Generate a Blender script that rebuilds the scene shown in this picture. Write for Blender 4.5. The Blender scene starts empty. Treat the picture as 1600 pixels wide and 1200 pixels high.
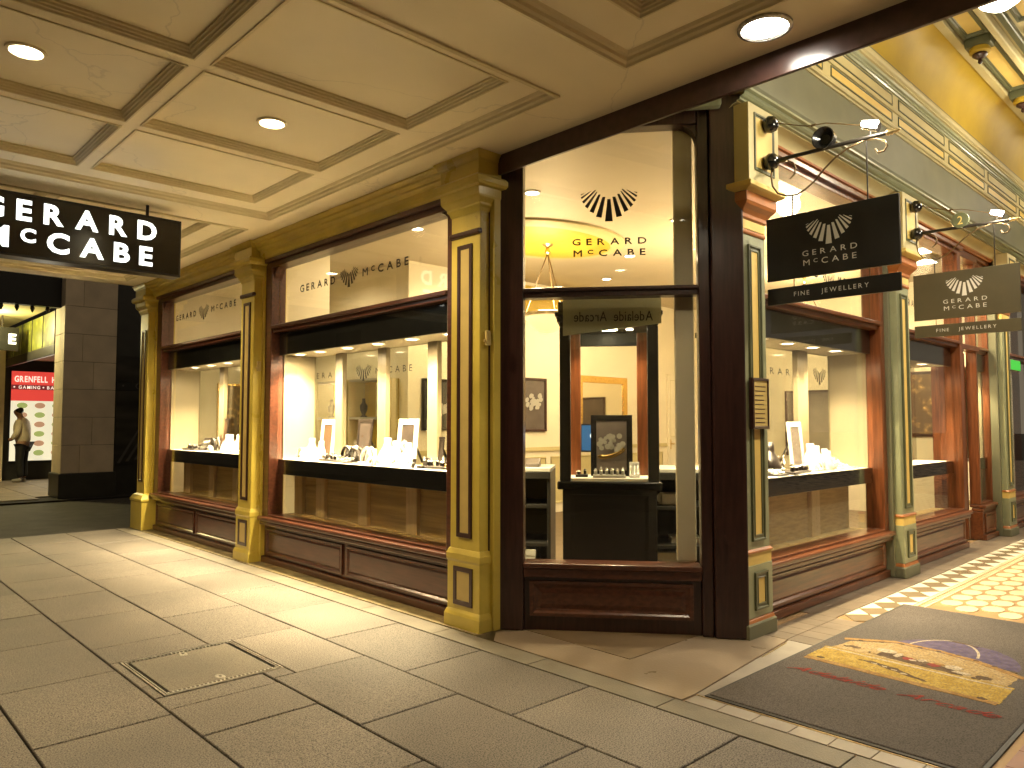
import bpy, bmesh, math, random
from mathutils import Vector, Matrix
random.seed(7)
SC = bpy.context.scene
COL = SC.collection

# ------------------------------------------------------------------ camera
cam_data = bpy.data.cameras.new('camera')
cam = bpy.data.objects.new('camera', cam_data); COL.objects.link(cam)
cam_data.sensor_fit = 'HORIZONTAL'; cam_data.sensor_width = 36.0
cam_data.lens = 36.0 * 1171.0 / 1600.0
cam_data.clip_start = 0.05; cam_data.clip_end = 500
_r = Vector((0.723236129, -0.690600827, 0.0)); _u = Vector((-0.0359262246, -0.0376239683, 0.998645955)); _f = Vector((0.689665722, 0.722256835, 0.0520216936))
cam.matrix_world = Matrix(((_r.x, _u.x, -_f.x, -3.3207), (_r.y, _u.y, -_f.y, -2.4810), (_r.z, _u.z, -_f.z, 1.4), (0, 0, 0, 1)))
SC.camera = cam

# ------------------------------------------------------------------ night sky, exposure
W = bpy.data.worlds.new('World'); SC.world = W; W.use_nodes = True
_nt = W.node_tree; _bg = _nt.nodes['Background']
_sky = _nt.nodes.new('ShaderNodeTexSky'); _sky.sky_type = 'NISHITA'; _sky.sun_disc = False
_sky.sun_elevation = math.radians(-4); _sky.sun_rotation = math.radians(200)
_nt.links.new(_sky.outputs[0], _bg.inputs[0]); _bg.inputs[1].default_value = 0.05
_glow = _nt.nodes.new('ShaderNodeBackground'); _glow.inputs[0].default_value = (1.0, 0.80, 0.56, 1); _glow.inputs[1].default_value = 0.075   # even city glow on the night sky
_sum = _nt.nodes.new('ShaderNodeAddShader'); _nt.links.new(_bg.outputs[0], _sum.inputs[0]); _nt.links.new(_glow.outputs[0], _sum.inputs[1]); _nt.links.new(_sum.outputs[0], _nt.nodes['World Output'].inputs[0])
SC.view_settings.view_transform = 'Standard'; SC.view_settings.look = 'None'
SC.view_settings.exposure = 1.38; SC.view_settings.gamma = 1.0
SC.render.engine = 'CYCLES'
SC.cycles.use_denoising = True
try: SC.cycles.denoiser = 'OPENIMAGEDENOISE'
except Exception: pass
SC.cycles.max_bounces = 10; SC.cycles.diffuse_bounces = 6; SC.cycles.glossy_bounces = 4
SC.cycles.transmission_bounces = 6; SC.cycles.transparent_max_bounces = 24
SC.cycles.caustics_reflective = False; SC.cycles.caustics_refractive = False
SC.cycles.sample_clamp_indirect = 30.0; SC.cycles.blur_glossy = 0.5

WARM = (1.0, 0.76, 0.41); SOFT = (1.0, 0.80, 0.48); ARC = (1.0, 0.86, 0.63)

# ------------------------------------------------------------------ materials
MATS = {}
def mat(name, col, rough=0.5, var=0.08, vscale=6.0, bump=0.0, bscale=40.0, metal=0.0, spec=0.5, coat=0.0, rnd=0.0, col2=None, stretch=None, detail=4, rvar=0.0, scuff=None, crack=0.0, brush=0.0):
    m = bpy.data.materials.new(name); m.use_nodes = True
    nt = m.node_tree; N = nt.nodes; Lk = nt.links; b = N['Principled BSDF']
    b.inputs['Roughness'].default_value = rough; b.inputs['Metallic'].default_value = metal
    b.inputs['Specular IOR Level'].default_value = spec; b.inputs['Coat Weight'].default_value = coat; b.inputs['Coat Roughness'].default_value = 0.16
    tc = N.new('ShaderNodeTexCoord'); mp = N.new('ShaderNodeMapping'); Lk.new(tc.outputs['Object'], mp.inputs[0])
    if stretch: mp.inputs['Scale'].default_value = stretch
    no = N.new('ShaderNodeTexNoise'); no.inputs['Scale'].default_value = vscale; no.inputs['Detail'].default_value = detail
    Lk.new(mp.outputs[0], no.inputs['Vector'])
    mr = N.new('ShaderNodeMapRange'); mr.inputs[1].default_value = 0.3; mr.inputs[2].default_value = 0.7
    Lk.new(no.outputs[0], mr.inputs[0])
    mix = N.new('ShaderNodeMix'); mix.data_type = 'RGBA'
    c1 = tuple(max(0, c * (1 - var)) for c in col); c2 = col2 or tuple(min(1, c * (1 + var)) for c in col)
    mix.inputs[6].default_value = (*c1, 1); mix.inputs[7].default_value = (*c2, 1); Lk.new(mr.outputs[0], mix.inputs[0])
    out = mix.outputs[2]
    if rnd:
        oi = N.new('ShaderNodeObjectInfo'); m2 = N.new('ShaderNodeMapRange'); m2.inputs[3].default_value = 1 - rnd; m2.inputs[4].default_value = 1 + rnd
        Lk.new(oi.outputs['Random'], m2.inputs[0])
        vm = N.new('ShaderNodeVectorMath'); vm.operation = 'SCALE'; Lk.new(out, vm.inputs[0]); Lk.new(m2.outputs[0], vm.inputs['Scale']); out = vm.outputs[0]
    if scuff:
        sn = N.new('ShaderNodeTexNoise'); sn.inputs['Scale'].default_value = 11; sn.inputs['Detail'].default_value = 8; sn.inputs['Roughness'].default_value = .75; Lk.new(tc.outputs['Object'], sn.inputs['Vector'])
        sm = N.new('ShaderNodeMapRange'); sm.inputs[1].default_value = .64; sm.inputs[2].default_value = .70; sm.inputs[4].default_value = .65; Lk.new(sn.outputs[0], sm.inputs[0])
        sx = N.new('ShaderNodeMix'); sx.data_type = 'RGBA'; sx.inputs[7].default_value = (*scuff, 1); Lk.new(out, sx.inputs[6]); Lk.new(sm.outputs[0], sx.inputs[0]); out = sx.outputs[2]
    if crack:
        wn = N.new('ShaderNodeTexNoise'); wn.inputs['Scale'].default_value = 1.3; wn.inputs['Detail'].default_value = 6; Lk.new(tc.outputs['Object'], wn.inputs['Vector'])
        va = N.new('ShaderNodeVectorMath'); va.operation = 'MULTIPLY_ADD'; va.inputs[1].default_value = (.9, .9, .9); Lk.new(wn.outputs['Color'], va.inputs[0]); Lk.new(tc.outputs['Object'], va.inputs[2])
        vo = N.new('ShaderNodeTexVoronoi'); vo.feature = 'DISTANCE_TO_EDGE'; vo.inputs['Scale'].default_value = .55; Lk.new(va.outputs[0], vo.inputs['Vector'])
        cm = N.new('ShaderNodeMapRange'); cm.inputs[1].default_value = .0015; cm.inputs[2].default_value = .004; cm.inputs[3].default_value = 1 - crack; cm.inputs[4].default_value = 1.0; Lk.new(vo.outputs['Distance'], cm.inputs[0])
        cv = N.new('ShaderNodeVectorMath'); cv.operation = 'SCALE'; Lk.new(out, cv.inputs[0]); Lk.new(cm.outputs[0], cv.inputs['Scale']); out = cv.outputs[0]
    Lk.new(out, b.inputs['Base Color'])
    if rvar:
        rr = N.new('ShaderNodeMapRange'); rr.inputs[3].default_value = max(0.03, rough - rvar); rr.inputs[4].default_value = rough + rvar
        Lk.new(mr.outputs[0], rr.inputs[0]); Lk.new(rr.outputs[0], b.inputs['Roughness'])
    if bump:
        nb = N.new('ShaderNodeTexNoise'); nb.inputs['Scale'].default_value = bscale; nb.inputs['Detail'].default_value = 3
        Lk.new(mp.outputs[0], nb.inputs['Vector'])
        bp = N.new('ShaderNodeBump'); bp.inputs['Strength'].default_value = bump; bp.inputs['Distance'].default_value = 0.01
        Lk.new(nb.outputs[0], bp.inputs['Height']); Lk.new(bp.outputs[0], b.inputs['Normal'])
    if brush:
        bm_ = N.new('ShaderNodeMapping'); bm_.inputs['Scale'].default_value = (90, 90, 5); Lk.new(tc.outputs['Object'], bm_.inputs[0])
        bn = N.new('ShaderNodeTexNoise'); bn.inputs['Scale'].default_value = 1; Lk.new(bm_.outputs[0], bn.inputs['Vector'])
        b2 = N.new('ShaderNodeBump'); b2.inputs['Strength'].default_value = brush; b2.inputs['Distance'].default_value = .004; Lk.new(bn.outputs[0], b2.inputs['Height'])
        if bump: Lk.new(bp.outputs[0], b2.inputs['Normal'])
        Lk.new(b2.outputs[0], b.inputs['Normal'])
    MATS[name] = m; return m
def emis(name, col, s):
    m = bpy.data.materials.new(name); m.use_nodes = True; nt = m.node_tree
    b = nt.nodes['Principled BSDF']; b.inputs['Base Color'].default_value = (*[min(1, c) * .8 for c in col], 1)
    b.inputs['Emission Color'].default_value = (*col, 1); b.inputs['Emission Strength'].default_value = s
    m.cycles.emission_sampling = 'NONE'
    MATS[name] = m; return m
def glass(name, tint=(0.97, 0.97, 0.95), ior=1.45, rough=0.0):
    m = bpy.data.materials.new(name); m.use_nodes = True; nt = m.node_tree; N = nt.nodes
    N.remove(N['Principled BSDF']); o = N['Material Output']
    t = N.new('ShaderNodeBsdfTransparent'); t.inputs[0].default_value = (*tint, 1)
    g = N.new('ShaderNodeBsdfGlossy'); g.inputs['Roughness'].default_value = rough
    fr = N.new('ShaderNodeFresnel'); fr.inputs[0].default_value = ior
    geo = N.new('ShaderNodeNewGeometry'); pick = N.new('ShaderNodeMix'); pick.data_type = 'FLOAT'
    pick.inputs[2].default_value = ior; pick.inputs[3].default_value = 1.0 / ior
    nt.links.new(geo.outputs['Backfacing'], pick.inputs[0]); nt.links.new(pick.outputs[0], fr.inputs[0])
    mx = N.new('ShaderNodeMixShader'); nt.links.new(fr.outputs[0], mx.inputs[0]); nt.links.new(t.outputs[0], mx.inputs[1]); nt.links.new(g.outputs[0], mx.inputs[2])
    nt.links.new(mx.outputs[0], o.inputs[0]); MATS[name] = m; return m

mat('ochre', (0.58, 0.455, 0.080), 0.34, 0.14, 3.5, 0.10, 60, coat=0.2, scuff=(.34, .22, .05), brush=.25, rvar=.08)
mat('ochre_pale', (0.55, 0.42, 0.15), 0.4, 0.08, 8)
mat('brown_trim', (0.045, 0.017, 0.013), 0.3, 0.15, 10, coat=0.2)
mat('mahogany', (0.036, 0.014, 0.011), 0.30, 0.35, 9, 0.05, 60, coat=0.25, stretch=(6, 6, .5))
mat('mahogany_red', (0.085, 0.028, 0.015), 0.3, 0.35, 8, 0.05, 60, coat=0.25, stretch=(5, .5, 5))
mat('varnished_wood', (0.155, 0.050, 0.018), 0.3, 0.40, 7, 0.05, 50, coat=0.25, stretch=(7, 7, .5), scuff=(.07, .025, .012))
mat('varnished_rail', (0.135, 0.044, 0.017), 0.28, 0.40, 7, 0.05, 50, coat=0.2, stretch=(.5, 7, 7))
mat('sage', (0.27, 0.29, 0.175), 0.38, 0.12, 4, 0.08, 60, coat=0.15, scuff=(.14, .14, .08), brush=.2)
mat('sage_dark', (0.10, 0.108, 0.055), 0.38, 0.10, 6, coat=0.15)
mat('slate_paint', (0.155, 0.155, 0.095), 0.6, 0.08, 4)
mat('cream_paint', (0.52, 0.45, 0.23), 0.6, 0.06, 5, 0.05, 50)
mat('primrose', (0.66, 0.48, 0.14), 0.5, 0.06, 5)
mat('cove_yellow', (0.46, 0.315, 0.025), 0.58, 0.10, 3, 0.05, 12)
mat('terracotta', (0.38, 0.13, 0.03), 0.38, 0.12, 8, coat=0.2)
mat('ceiling_cream', (0.90, 0.81, 0.58), 0.55, 0.07, 1.1, 0.05, 4, spec=0.6, crack=.13, rvar=.08)
mat('ceiling_mould', (0.72, 0.63, 0.39), 0.5, 0.06, 4)
mat('beam_brown', (0.07, 0.035, 0.028), 0.28, 0.25, 14, 0.05, 40, coat=0.3)
mat('black_gloss', (0.012, 0.011, 0.010), 0.18, 0.2, 8, coat=0.3)
mat('black_board', (0.010, 0.010, 0.009), 0.30, 0.2, 8)
mat('olive_board', (0.075, 0.062, 0.030), 0.45, 0.1, 4)
mat('black_satin', (0.007, 0.006, 0.005), 0.45, 0.2, 8)
mat('silver_letter', (0.72, 0.70, 0.64), 0.35, 0.03, 8)
mat('black_letter', (0.012, 0.008, 0.006), 0.5, 0.05, 8)
mat('iron', (0.022, 0.018, 0.014), 0.38, 0.2, 20, 0.1, 60, metal=0.2)
mat('bronze_wire', (0.14, 0.09, 0.04), 0.4, 0.2, 20, metal=0.6)
mat('maple', (0.27, 0.228, 0.145), 0.42, 0.07, 7, stretch=(1, 1, .25))
mat('maple_post', (0.16, 0.128, 0.075), 0.42, 0.07, 7, stretch=(4, 4, .3))
mat('oak_post', (0.66, 0.50, 0.27), 0.45, 0.10, 7, stretch=(4, 4, .3))
mat('oak_board', (0.50, 0.36, 0.145), 0.5, 0.20, 5, 0.05, 60, stretch=(1, .4, 9))
mat('deck_white', (0.86, 0.83, 0.76), 0.4, 0.03, 6)
mat('white_velvet', (0.34, 0.325, 0.29), 0.75, 0.04, 12, 0.1, 80)
mat('white_card', (0.40, 0.385, 0.345), 0.5, 0.03, 5)
mat('dark_leather', (0.009, 0.0055, 0.0035), 0.35, 0.3, 30, 0.2, 90)
mat('silver', (0.85, 0.83, 0.78), 0.15, 0.1, 30, metal=1.0)
mat('gold', (0.85, 0.55, 0.18), 0.25, 0.2, 30, 0.3, 60, metal=1.0)
mat('wall_cream', (0.74, 0.68, 0.52), 0.6, 0.04, 2)
mat('shop_ceiling', (0.52, 0.45, 0.33), 0.6, 0.04, 2)
mat('shop_floor', (0.13, 0.09, 0.05), 0.5, 0.15, 5)
mat('stand_print', (0.030, 0.022, 0.018), 0.4, 0.3, 9)
mat('tan_print', (0.045, 0.024, 0.012), 0.4, 0.2, 5)
mat('grey_print', (0.10, 0.08, 0.07), 0.4, 0.2, 5)
mat('reflected_green', (0.42, 0.42, 0.26), 0.5, 0.05, 5)  # tone of the sign reflection modelled in the corner window
mat('screen_bezel', (0.02, 0.02, 0.025), 0.3, 0.1, 5)
mat('stone', (0.70, 0.58, 0.42), 0.7, 0.10, 3, 0.15, 30, rnd=0.06)
mat('stone_dark', (0.028, 0.026, 0.022), 0.4, 0.2, 5)
mat('asphalt', (0.045, 0.040, 0.034), 0.75, 0.3, 3, 0.6, 160)
mat('mortar', (0.012, 0.009, 0.006), 0.9, 0.3, 20)
mat('far_paving', (0.20, 0.16, 0.12), 0.65, 0.2, 3, 0.3, 60, rnd=.08)
mat('kerb_stone', (0.17, 0.15, 0.115), 0.55, 0.2, 4, 0.3, 120, rnd=.08)
mat('dirty_stone', (0.23, 0.18, 0.085), 0.7, 0.4, 7, 0.4, 60)
mat('entry_slab', (0.235, 0.185, 0.135), 0.34, 0.22, 2.2, 0.12, 60, rvar=.10)
mat('slate_tile', (0.17, 0.135, 0.10), 0.42, 0.15, 5, rnd=.12)
mat('strip_tile', (0.29, 0.26, 0.225), 0.40, 0.12, 5, 0.05, 60, rnd=.10)
mat('tile_white', (0.74, 0.70, 0.58), 0.22, 0.05, 6, rnd=.05)
mat('tile_grey', (0.22, 0.175, 0.115), 0.25, 0.12, 6, rnd=.10)
mat('tile_tan', (0.36, 0.24, 0.13), 0.26, 0.12, 5)
mat('tile_cream', (0.70, 0.62, 0.42), 0.22, 0.07, 6, rnd=.06)
mat('tile_red', (0.20, 0.075, 0.04), 0.4, 0.15, 6, rnd=.12)
mat('brass', (0.70, 0.55, 0.30), 0.3, 0.15, 20, metal=1.0)
mat('steel', (0.40, 0.38, 0.34), 0.35, 0.4, 40, 0.4, 60, metal=.9)
mat('mat_rubber', (0.02, 0.018, 0.016), 0.6, 0.2, 20)
mat('skin', (0.36, 0.19, 0.12), 0.5, 0.05, 20)
mat('hair', (0.012, 0.009, 0.007), 0.5, 0.2, 60)
mat('jacket', (0.60, 0.50, 0.36), 0.8, 0.1, 12, 0.4, 14)
mat('trousers', (0.012, 0.011, 0.011), 0.8, 0.2, 12, 0.4, 14)
mat('shoe', (0.35, 0.32, 0.28), 0.6, 0.1, 12)
mat('poster_dark', (0.030, 0.026, 0.022), 0.3, 0.9, 1.2, stretch=(1, 1, 3), detail=1)
mat('faint_letter', (0.085, 0.08, 0.075), 0.5, 0.1, 8)
mat('blue_card', (0.03, 0.10, 0.30), 0.5, 0.1, 8)
mat('paper', (0.75, 0.73, 0.68), 0.6, 0.05, 8)
mat('mirror_face', (0.80, 0.74, 0.60), 0.04, 0.0, 8, metal=1.0)
mat('alabaster', (0.80, 0.62, 0.32), 0.4, 0.2, 9)
mat('dish_green', (0.10, 0.17, 0.05), 0.5, 0.5, 30)
mat('dish_brown', (0.24, 0.11, 0.05), 0.5, 0.5, 30)
emis('lamp_warm', (1.0, 0.86, 0.58), 14)
emis('lamp_display', (1.0, 0.86, 0.60), 10)
emis('lamp_white', (1.0, 0.95, 0.82), 22)
emis('lamp_globe', (1.0, 0.90, 0.66), 9)
emis('sign_letter', (0.96, 1.0, 0.94), 1.0)
emis('halo_letter', (0.9, 1.0, 0.95), 1.2)
emis('menu_light', (1.0, 0.93, 0.66), 0.30)
emis('menu_red', (0.80, 0.07, 0.05), 0.34)
emis('menu_text', (1.0, 0.78, 0.62), 0.42)
emis('menu_dark', (0.16, 0.02, 0.02), 0.4)
emis('screen_blue', (0.02, 0.10, 0.26), 0.35)
emis('screen_white', (0.8, 0.92, 1.0), 1.0)
emis('exit_green', (0.04, 0.42, 0.05), .28)
emis('alabaster_lit', (1.0, 0.72, 0.32), 0.55)
emis('dish_lit_green', (0.36, 0.42, 0.12), 0.34)
emis('dish_lit_brown', (0.55, 0.30, 0.16), 0.30)
glass('window_glass'); glass('back_glass', (0.93, 0.94, 0.90), 1.6)

def paver_mat(name, base, dark, light, rough):
    m = bpy.data.materials.new(name); m.use_nodes = True; nt = m.node_tree; N = nt.nodes; Lk = nt.links; b = N['Principled BSDF']
    g = N.new('ShaderNodeNewGeometry'); oi = N.new('ShaderNodeObjectInfo')
    big = N.new('ShaderNodeTexNoise'); big.inputs['Scale'].default_value = 1.1; big.inputs['Detail'].default_value = 5; Lk.new(g.outputs['Position'], big.inputs['Vector'])
    sp = N.new('ShaderNodeTexNoise'); sp.inputs['Scale'].default_value = 150; sp.inputs['Detail'].default_value = 2; Lk.new(g.outputs['Position'], sp.inputs['Vector'])
    vo = N.new('ShaderNodeTexVoronoi'); vo.inputs['Scale'].default_value = 55; Lk.new(g.outputs['Position'], vo.inputs['Vector'])
    r1 = N.new('ShaderNodeValToRGB'); r1.color_ramp.elements[0].position = 0.37; r1.color_ramp.elements[0].color = (*dark, 1)
    r1.color_ramp.elements[1].position = 0.58; r1.color_ramp.elements[1].color = (*light, 1)
    e = r1.color_ramp.elements.new(0.46); e.color = (*base, 1)
    Lk.new(sp.outputs[0], r1.inputs[0])
    st = N.new('ShaderNodeMapRange'); st.inputs[1].default_value = .3; st.inputs[2].default_value = .72; st.inputs[3].default_value = 0.66; st.inputs[4].default_value = 1.2; Lk.new(big.outputs[0], st.inputs[0])
    rn = N.new('ShaderNodeMapRange'); rn.inputs[3].default_value = 0.80; rn.inputs[4].default_value = 1.14; Lk.new(oi.outputs['Random'], rn.inputs[0])
    sv = N.new('ShaderNodeMapRange'); sv.inputs[1].default_value = 0.10; sv.inputs[2].default_value = 0.26; sv.inputs[3].default_value = 0.35; sv.inputs[4].default_value = 1.0; Lk.new(vo.outputs['Distance'], sv.inputs[0])
    wn = N.new('ShaderNodeTexNoise'); wn.inputs['Scale'].default_value = 14; Lk.new(g.outputs['Position'], wn.inputs['Vector'])
    gate = N.new('ShaderNodeMapRange'); gate.inputs[1].default_value = .44; gate.inputs[2].default_value = .58; Lk.new(wn.outputs[0], gate.inputs[0])
    lerp = N.new('ShaderNodeMix'); lerp.data_type = 'FLOAT'; lerp.inputs[2].default_value = 1.0; Lk.new(gate.outputs[0], lerp.inputs[0]); Lk.new(sv.outputs[0], lerp.inputs[3])
    m1 = N.new('ShaderNodeMath'); m1.operation = 'MULTIPLY'; Lk.new(st.outputs[0], m1.inputs[0]); Lk.new(rn.outputs[0], m1.inputs[1])
    m2 = N.new('ShaderNodeMath'); m2.operation = 'MULTIPLY'; Lk.new(m1.outputs[0], m2.inputs[0]); Lk.new(lerp.outputs[0], m2.inputs[1])
    vm = N.new('ShaderNodeVectorMath'); vm.operation = 'SCALE'; Lk.new(r1.outputs[0], vm.inputs[0]); Lk.new(m2.outputs[0], vm.inputs['Scale'])
    Lk.new(vm.outputs[0], b.inputs['Base Color'])
    rr = N.new('ShaderNodeMapRange'); rr.inputs[3].default_value = rough - .10; rr.inputs[4].default_value = rough + .12; Lk.new(big.outputs[0], rr.inputs[0]); Lk.new(rr.outputs[0], b.inputs['Roughness'])
    bp = N.new('ShaderNodeBump'); bp.inputs['Strength'].default_value = .12; bp.inputs['Distance'].default_value = .003; Lk.new(sp.outputs[0], bp.inputs['Height']); Lk.new(bp.outputs[0], b.inputs['Normal'])
    MATS[name] = m
paver_mat('paver', (0.140, 0.121, 0.101), (0.034, 0.029, 0.024), (0.232, 0.203, 0.172), 0.62)
paver_mat('cover_concrete', (0.19, 0.165, 0.128), (0.10, 0.085, 0.06), (0.255, 0.225, 0.18), 0.6)
paver_mat('mat_fibre', (0.085, 0.071, 0.063), (0.05, 0.041, 0.036), (0.125, 0.107, 0.096), 0.93)

def carpet(name, col, col2):
    m = bpy.data.materials.new(name); m.use_nodes = True; nt = m.node_tree; N = nt.nodes; Lk = nt.links; b = N['Principled BSDF']
    g = N.new('ShaderNodeNewGeometry'); b.inputs['Roughness'].default_value = .95; b.inputs['Specular IOR Level'].default_value = .1
    n1 = N.new('ShaderNodeTexNoise'); n1.inputs['Scale'].default_value = 22; n1.inputs['Detail'].default_value = 5; Lk.new(g.outputs['Position'], n1.inputs['Vector'])
    n2 = N.new('ShaderNodeTexNoise'); n2.inputs['Scale'].default_value = 75; n2.inputs['Detail'].default_value = 4; n2.inputs['Roughness'].default_value = .7; Lk.new(g.outputs['Position'], n2.inputs['Vector'])
    r1 = N.new('ShaderNodeMapRange'); r1.inputs[1].default_value = .38; r1.inputs[2].default_value = .62; Lk.new(n1.outputs[0], r1.inputs[0])
    x1 = N.new('ShaderNodeMix'); x1.data_type = 'RGBA'; x1.inputs[6].default_value = (*col, 1); x1.inputs[7].default_value = (*col2, 1); Lk.new(r1.outputs[0], x1.inputs[0])
    r2 = N.new('ShaderNodeMapRange'); r2.inputs[1].default_value = .44; r2.inputs[2].default_value = .66; r2.inputs[4].default_value = .75; Lk.new(n2.outputs[0], r2.inputs[0])
    x2 = N.new('ShaderNodeMix'); x2.data_type = 'RGBA'; x2.inputs[7].default_value = (.10, .086, .074, 1); Lk.new(x1.outputs[2], x2.inputs[6]); Lk.new(r2.outputs[0], x2.inputs[0])
    Lk.new(x2.outputs[2], b.inputs['Base Color'])
    bp = N.new('ShaderNodeBump'); bp.inputs['Strength'].default_value = .4; bp.inputs['Distance'].default_value = .003; Lk.new(n2.outputs[0], bp.inputs['Height']); Lk.new(bp.outputs[0], b.inputs['Normal'])
    MATS[name] = m
carpet('mat_yellow', (0.33, 0.22, 0.045), (0.42, 0.30, 0.08)); carpet('mat_orange', (0.27, 0.15, 0.05), (0.34, 0.21, 0.08)); carpet('mat_purple', (0.075, 0.06, 0.13), (0.12, 0.10, 0.17))
carpet('mat_white', (0.36, 0.30, 0.22), (0.46, 0.40, 0.31)); carpet('mat_red', (0.26, 0.035, 0.028), (0.21, 0.04, 0.035)); carpet('mat_dark', (0.07, 0.045, 0.03), (0.12, 0.08, 0.05)); carpet('mat_tan', (0.33, 0.23, 0.10), (0.38, 0.29, 0.16))
def print_mat(name, ground, light, dark, scale):
    """a flat printed photograph: soft light shapes on a toned ground"""
    m = bpy.data.materials.new(name); m.use_nodes = True; nt = m.node_tree; N = nt.nodes; Lk = nt.links; b = N['Principled BSDF']
    tc = N.new('ShaderNodeTexCoord'); vo = N.new('ShaderNodeTexVoronoi'); vo.inputs['Scale'].default_value = scale; vo.feature = 'SMOOTH_F1'
    Lk.new(tc.outputs['Object'], vo.inputs['Vector'])
    no = N.new('ShaderNodeTexNoise'); no.inputs['Scale'].default_value = scale * .35; Lk.new(tc.outputs['Object'], no.inputs['Vector'])
    r = N.new('ShaderNodeValToRGB'); r.color_ramp.elements[0].color = (*light, 1); r.color_ramp.elements[0].position = .10
    r.color_ramp.elements[1].color = (*ground, 1); r.color_ramp.elements[1].position = .55; e = r.color_ramp.elements.new(.3); e.color = (*dark, 1)
    Lk.new(vo.outputs['Distance'], r.inputs[0])
    mr = N.new('ShaderNodeMapRange'); mr.inputs[1].default_value = .42; mr.inputs[2].default_value = .58; Lk.new(no.outputs[0], mr.inputs[0])
    mx = N.new('ShaderNodeMix'); mx.data_type = 'RGBA'; mx.inputs[6].default_value = (*ground, 1); Lk.new(mr.outputs[0], mx.inputs[0]); Lk.new(r.outputs[0], mx.inputs[7])
    Lk.new(mx.outputs[2], b.inputs['Base Color']); b.inputs['Roughness'].default_value = .35
    MATS[name] = m
print_mat('jewel_print', (0.09, 0.075, 0.065), (0.26, 0.23, 0.20), (0.04, 0.03, 0.02), 70)
print_mat('gold_print', (0.12, 0.07, 0.02), (0.75, 0.50, 0.18), (0.30, 0.18, 0.05), 16)
print_mat('leadlight', (0.10, 0.11, 0.02), (0.40, 0.38, 0.05), (0.22, 0.24, 0.04), 7)

# ------------------------------------------------------------------ mesh builder
RF = lambda s, t, z: (s, t, z)            # arcade front: s runs along +x, t into the shop
LF = lambda s, t, z: (t, s, z)            # street front: s runs along +y, t into the shop
_P = Vector((0.17, 1.30)); _Q = Vector((1.15, 0.09)); _E = (_Q - _P).normalized(); _NN = Vector((-_E.y, _E.x)); CLEN = (_Q - _P).length
CF = lambda s, t, z: (_P.x + s * _E.x + t * _NN.x, _P.y + s * _E.y + t * _NN.y, z)   # chamfered corner front
ID = lambda x, y, z: (x, y, z)
def at(x, y, z=0, a=0.0):
    c, s_ = math.cos(a), math.sin(a)
    return lambda u, v, w: (x + u * c - v * s_, y + u * s_ + v * c, z + w)

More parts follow.
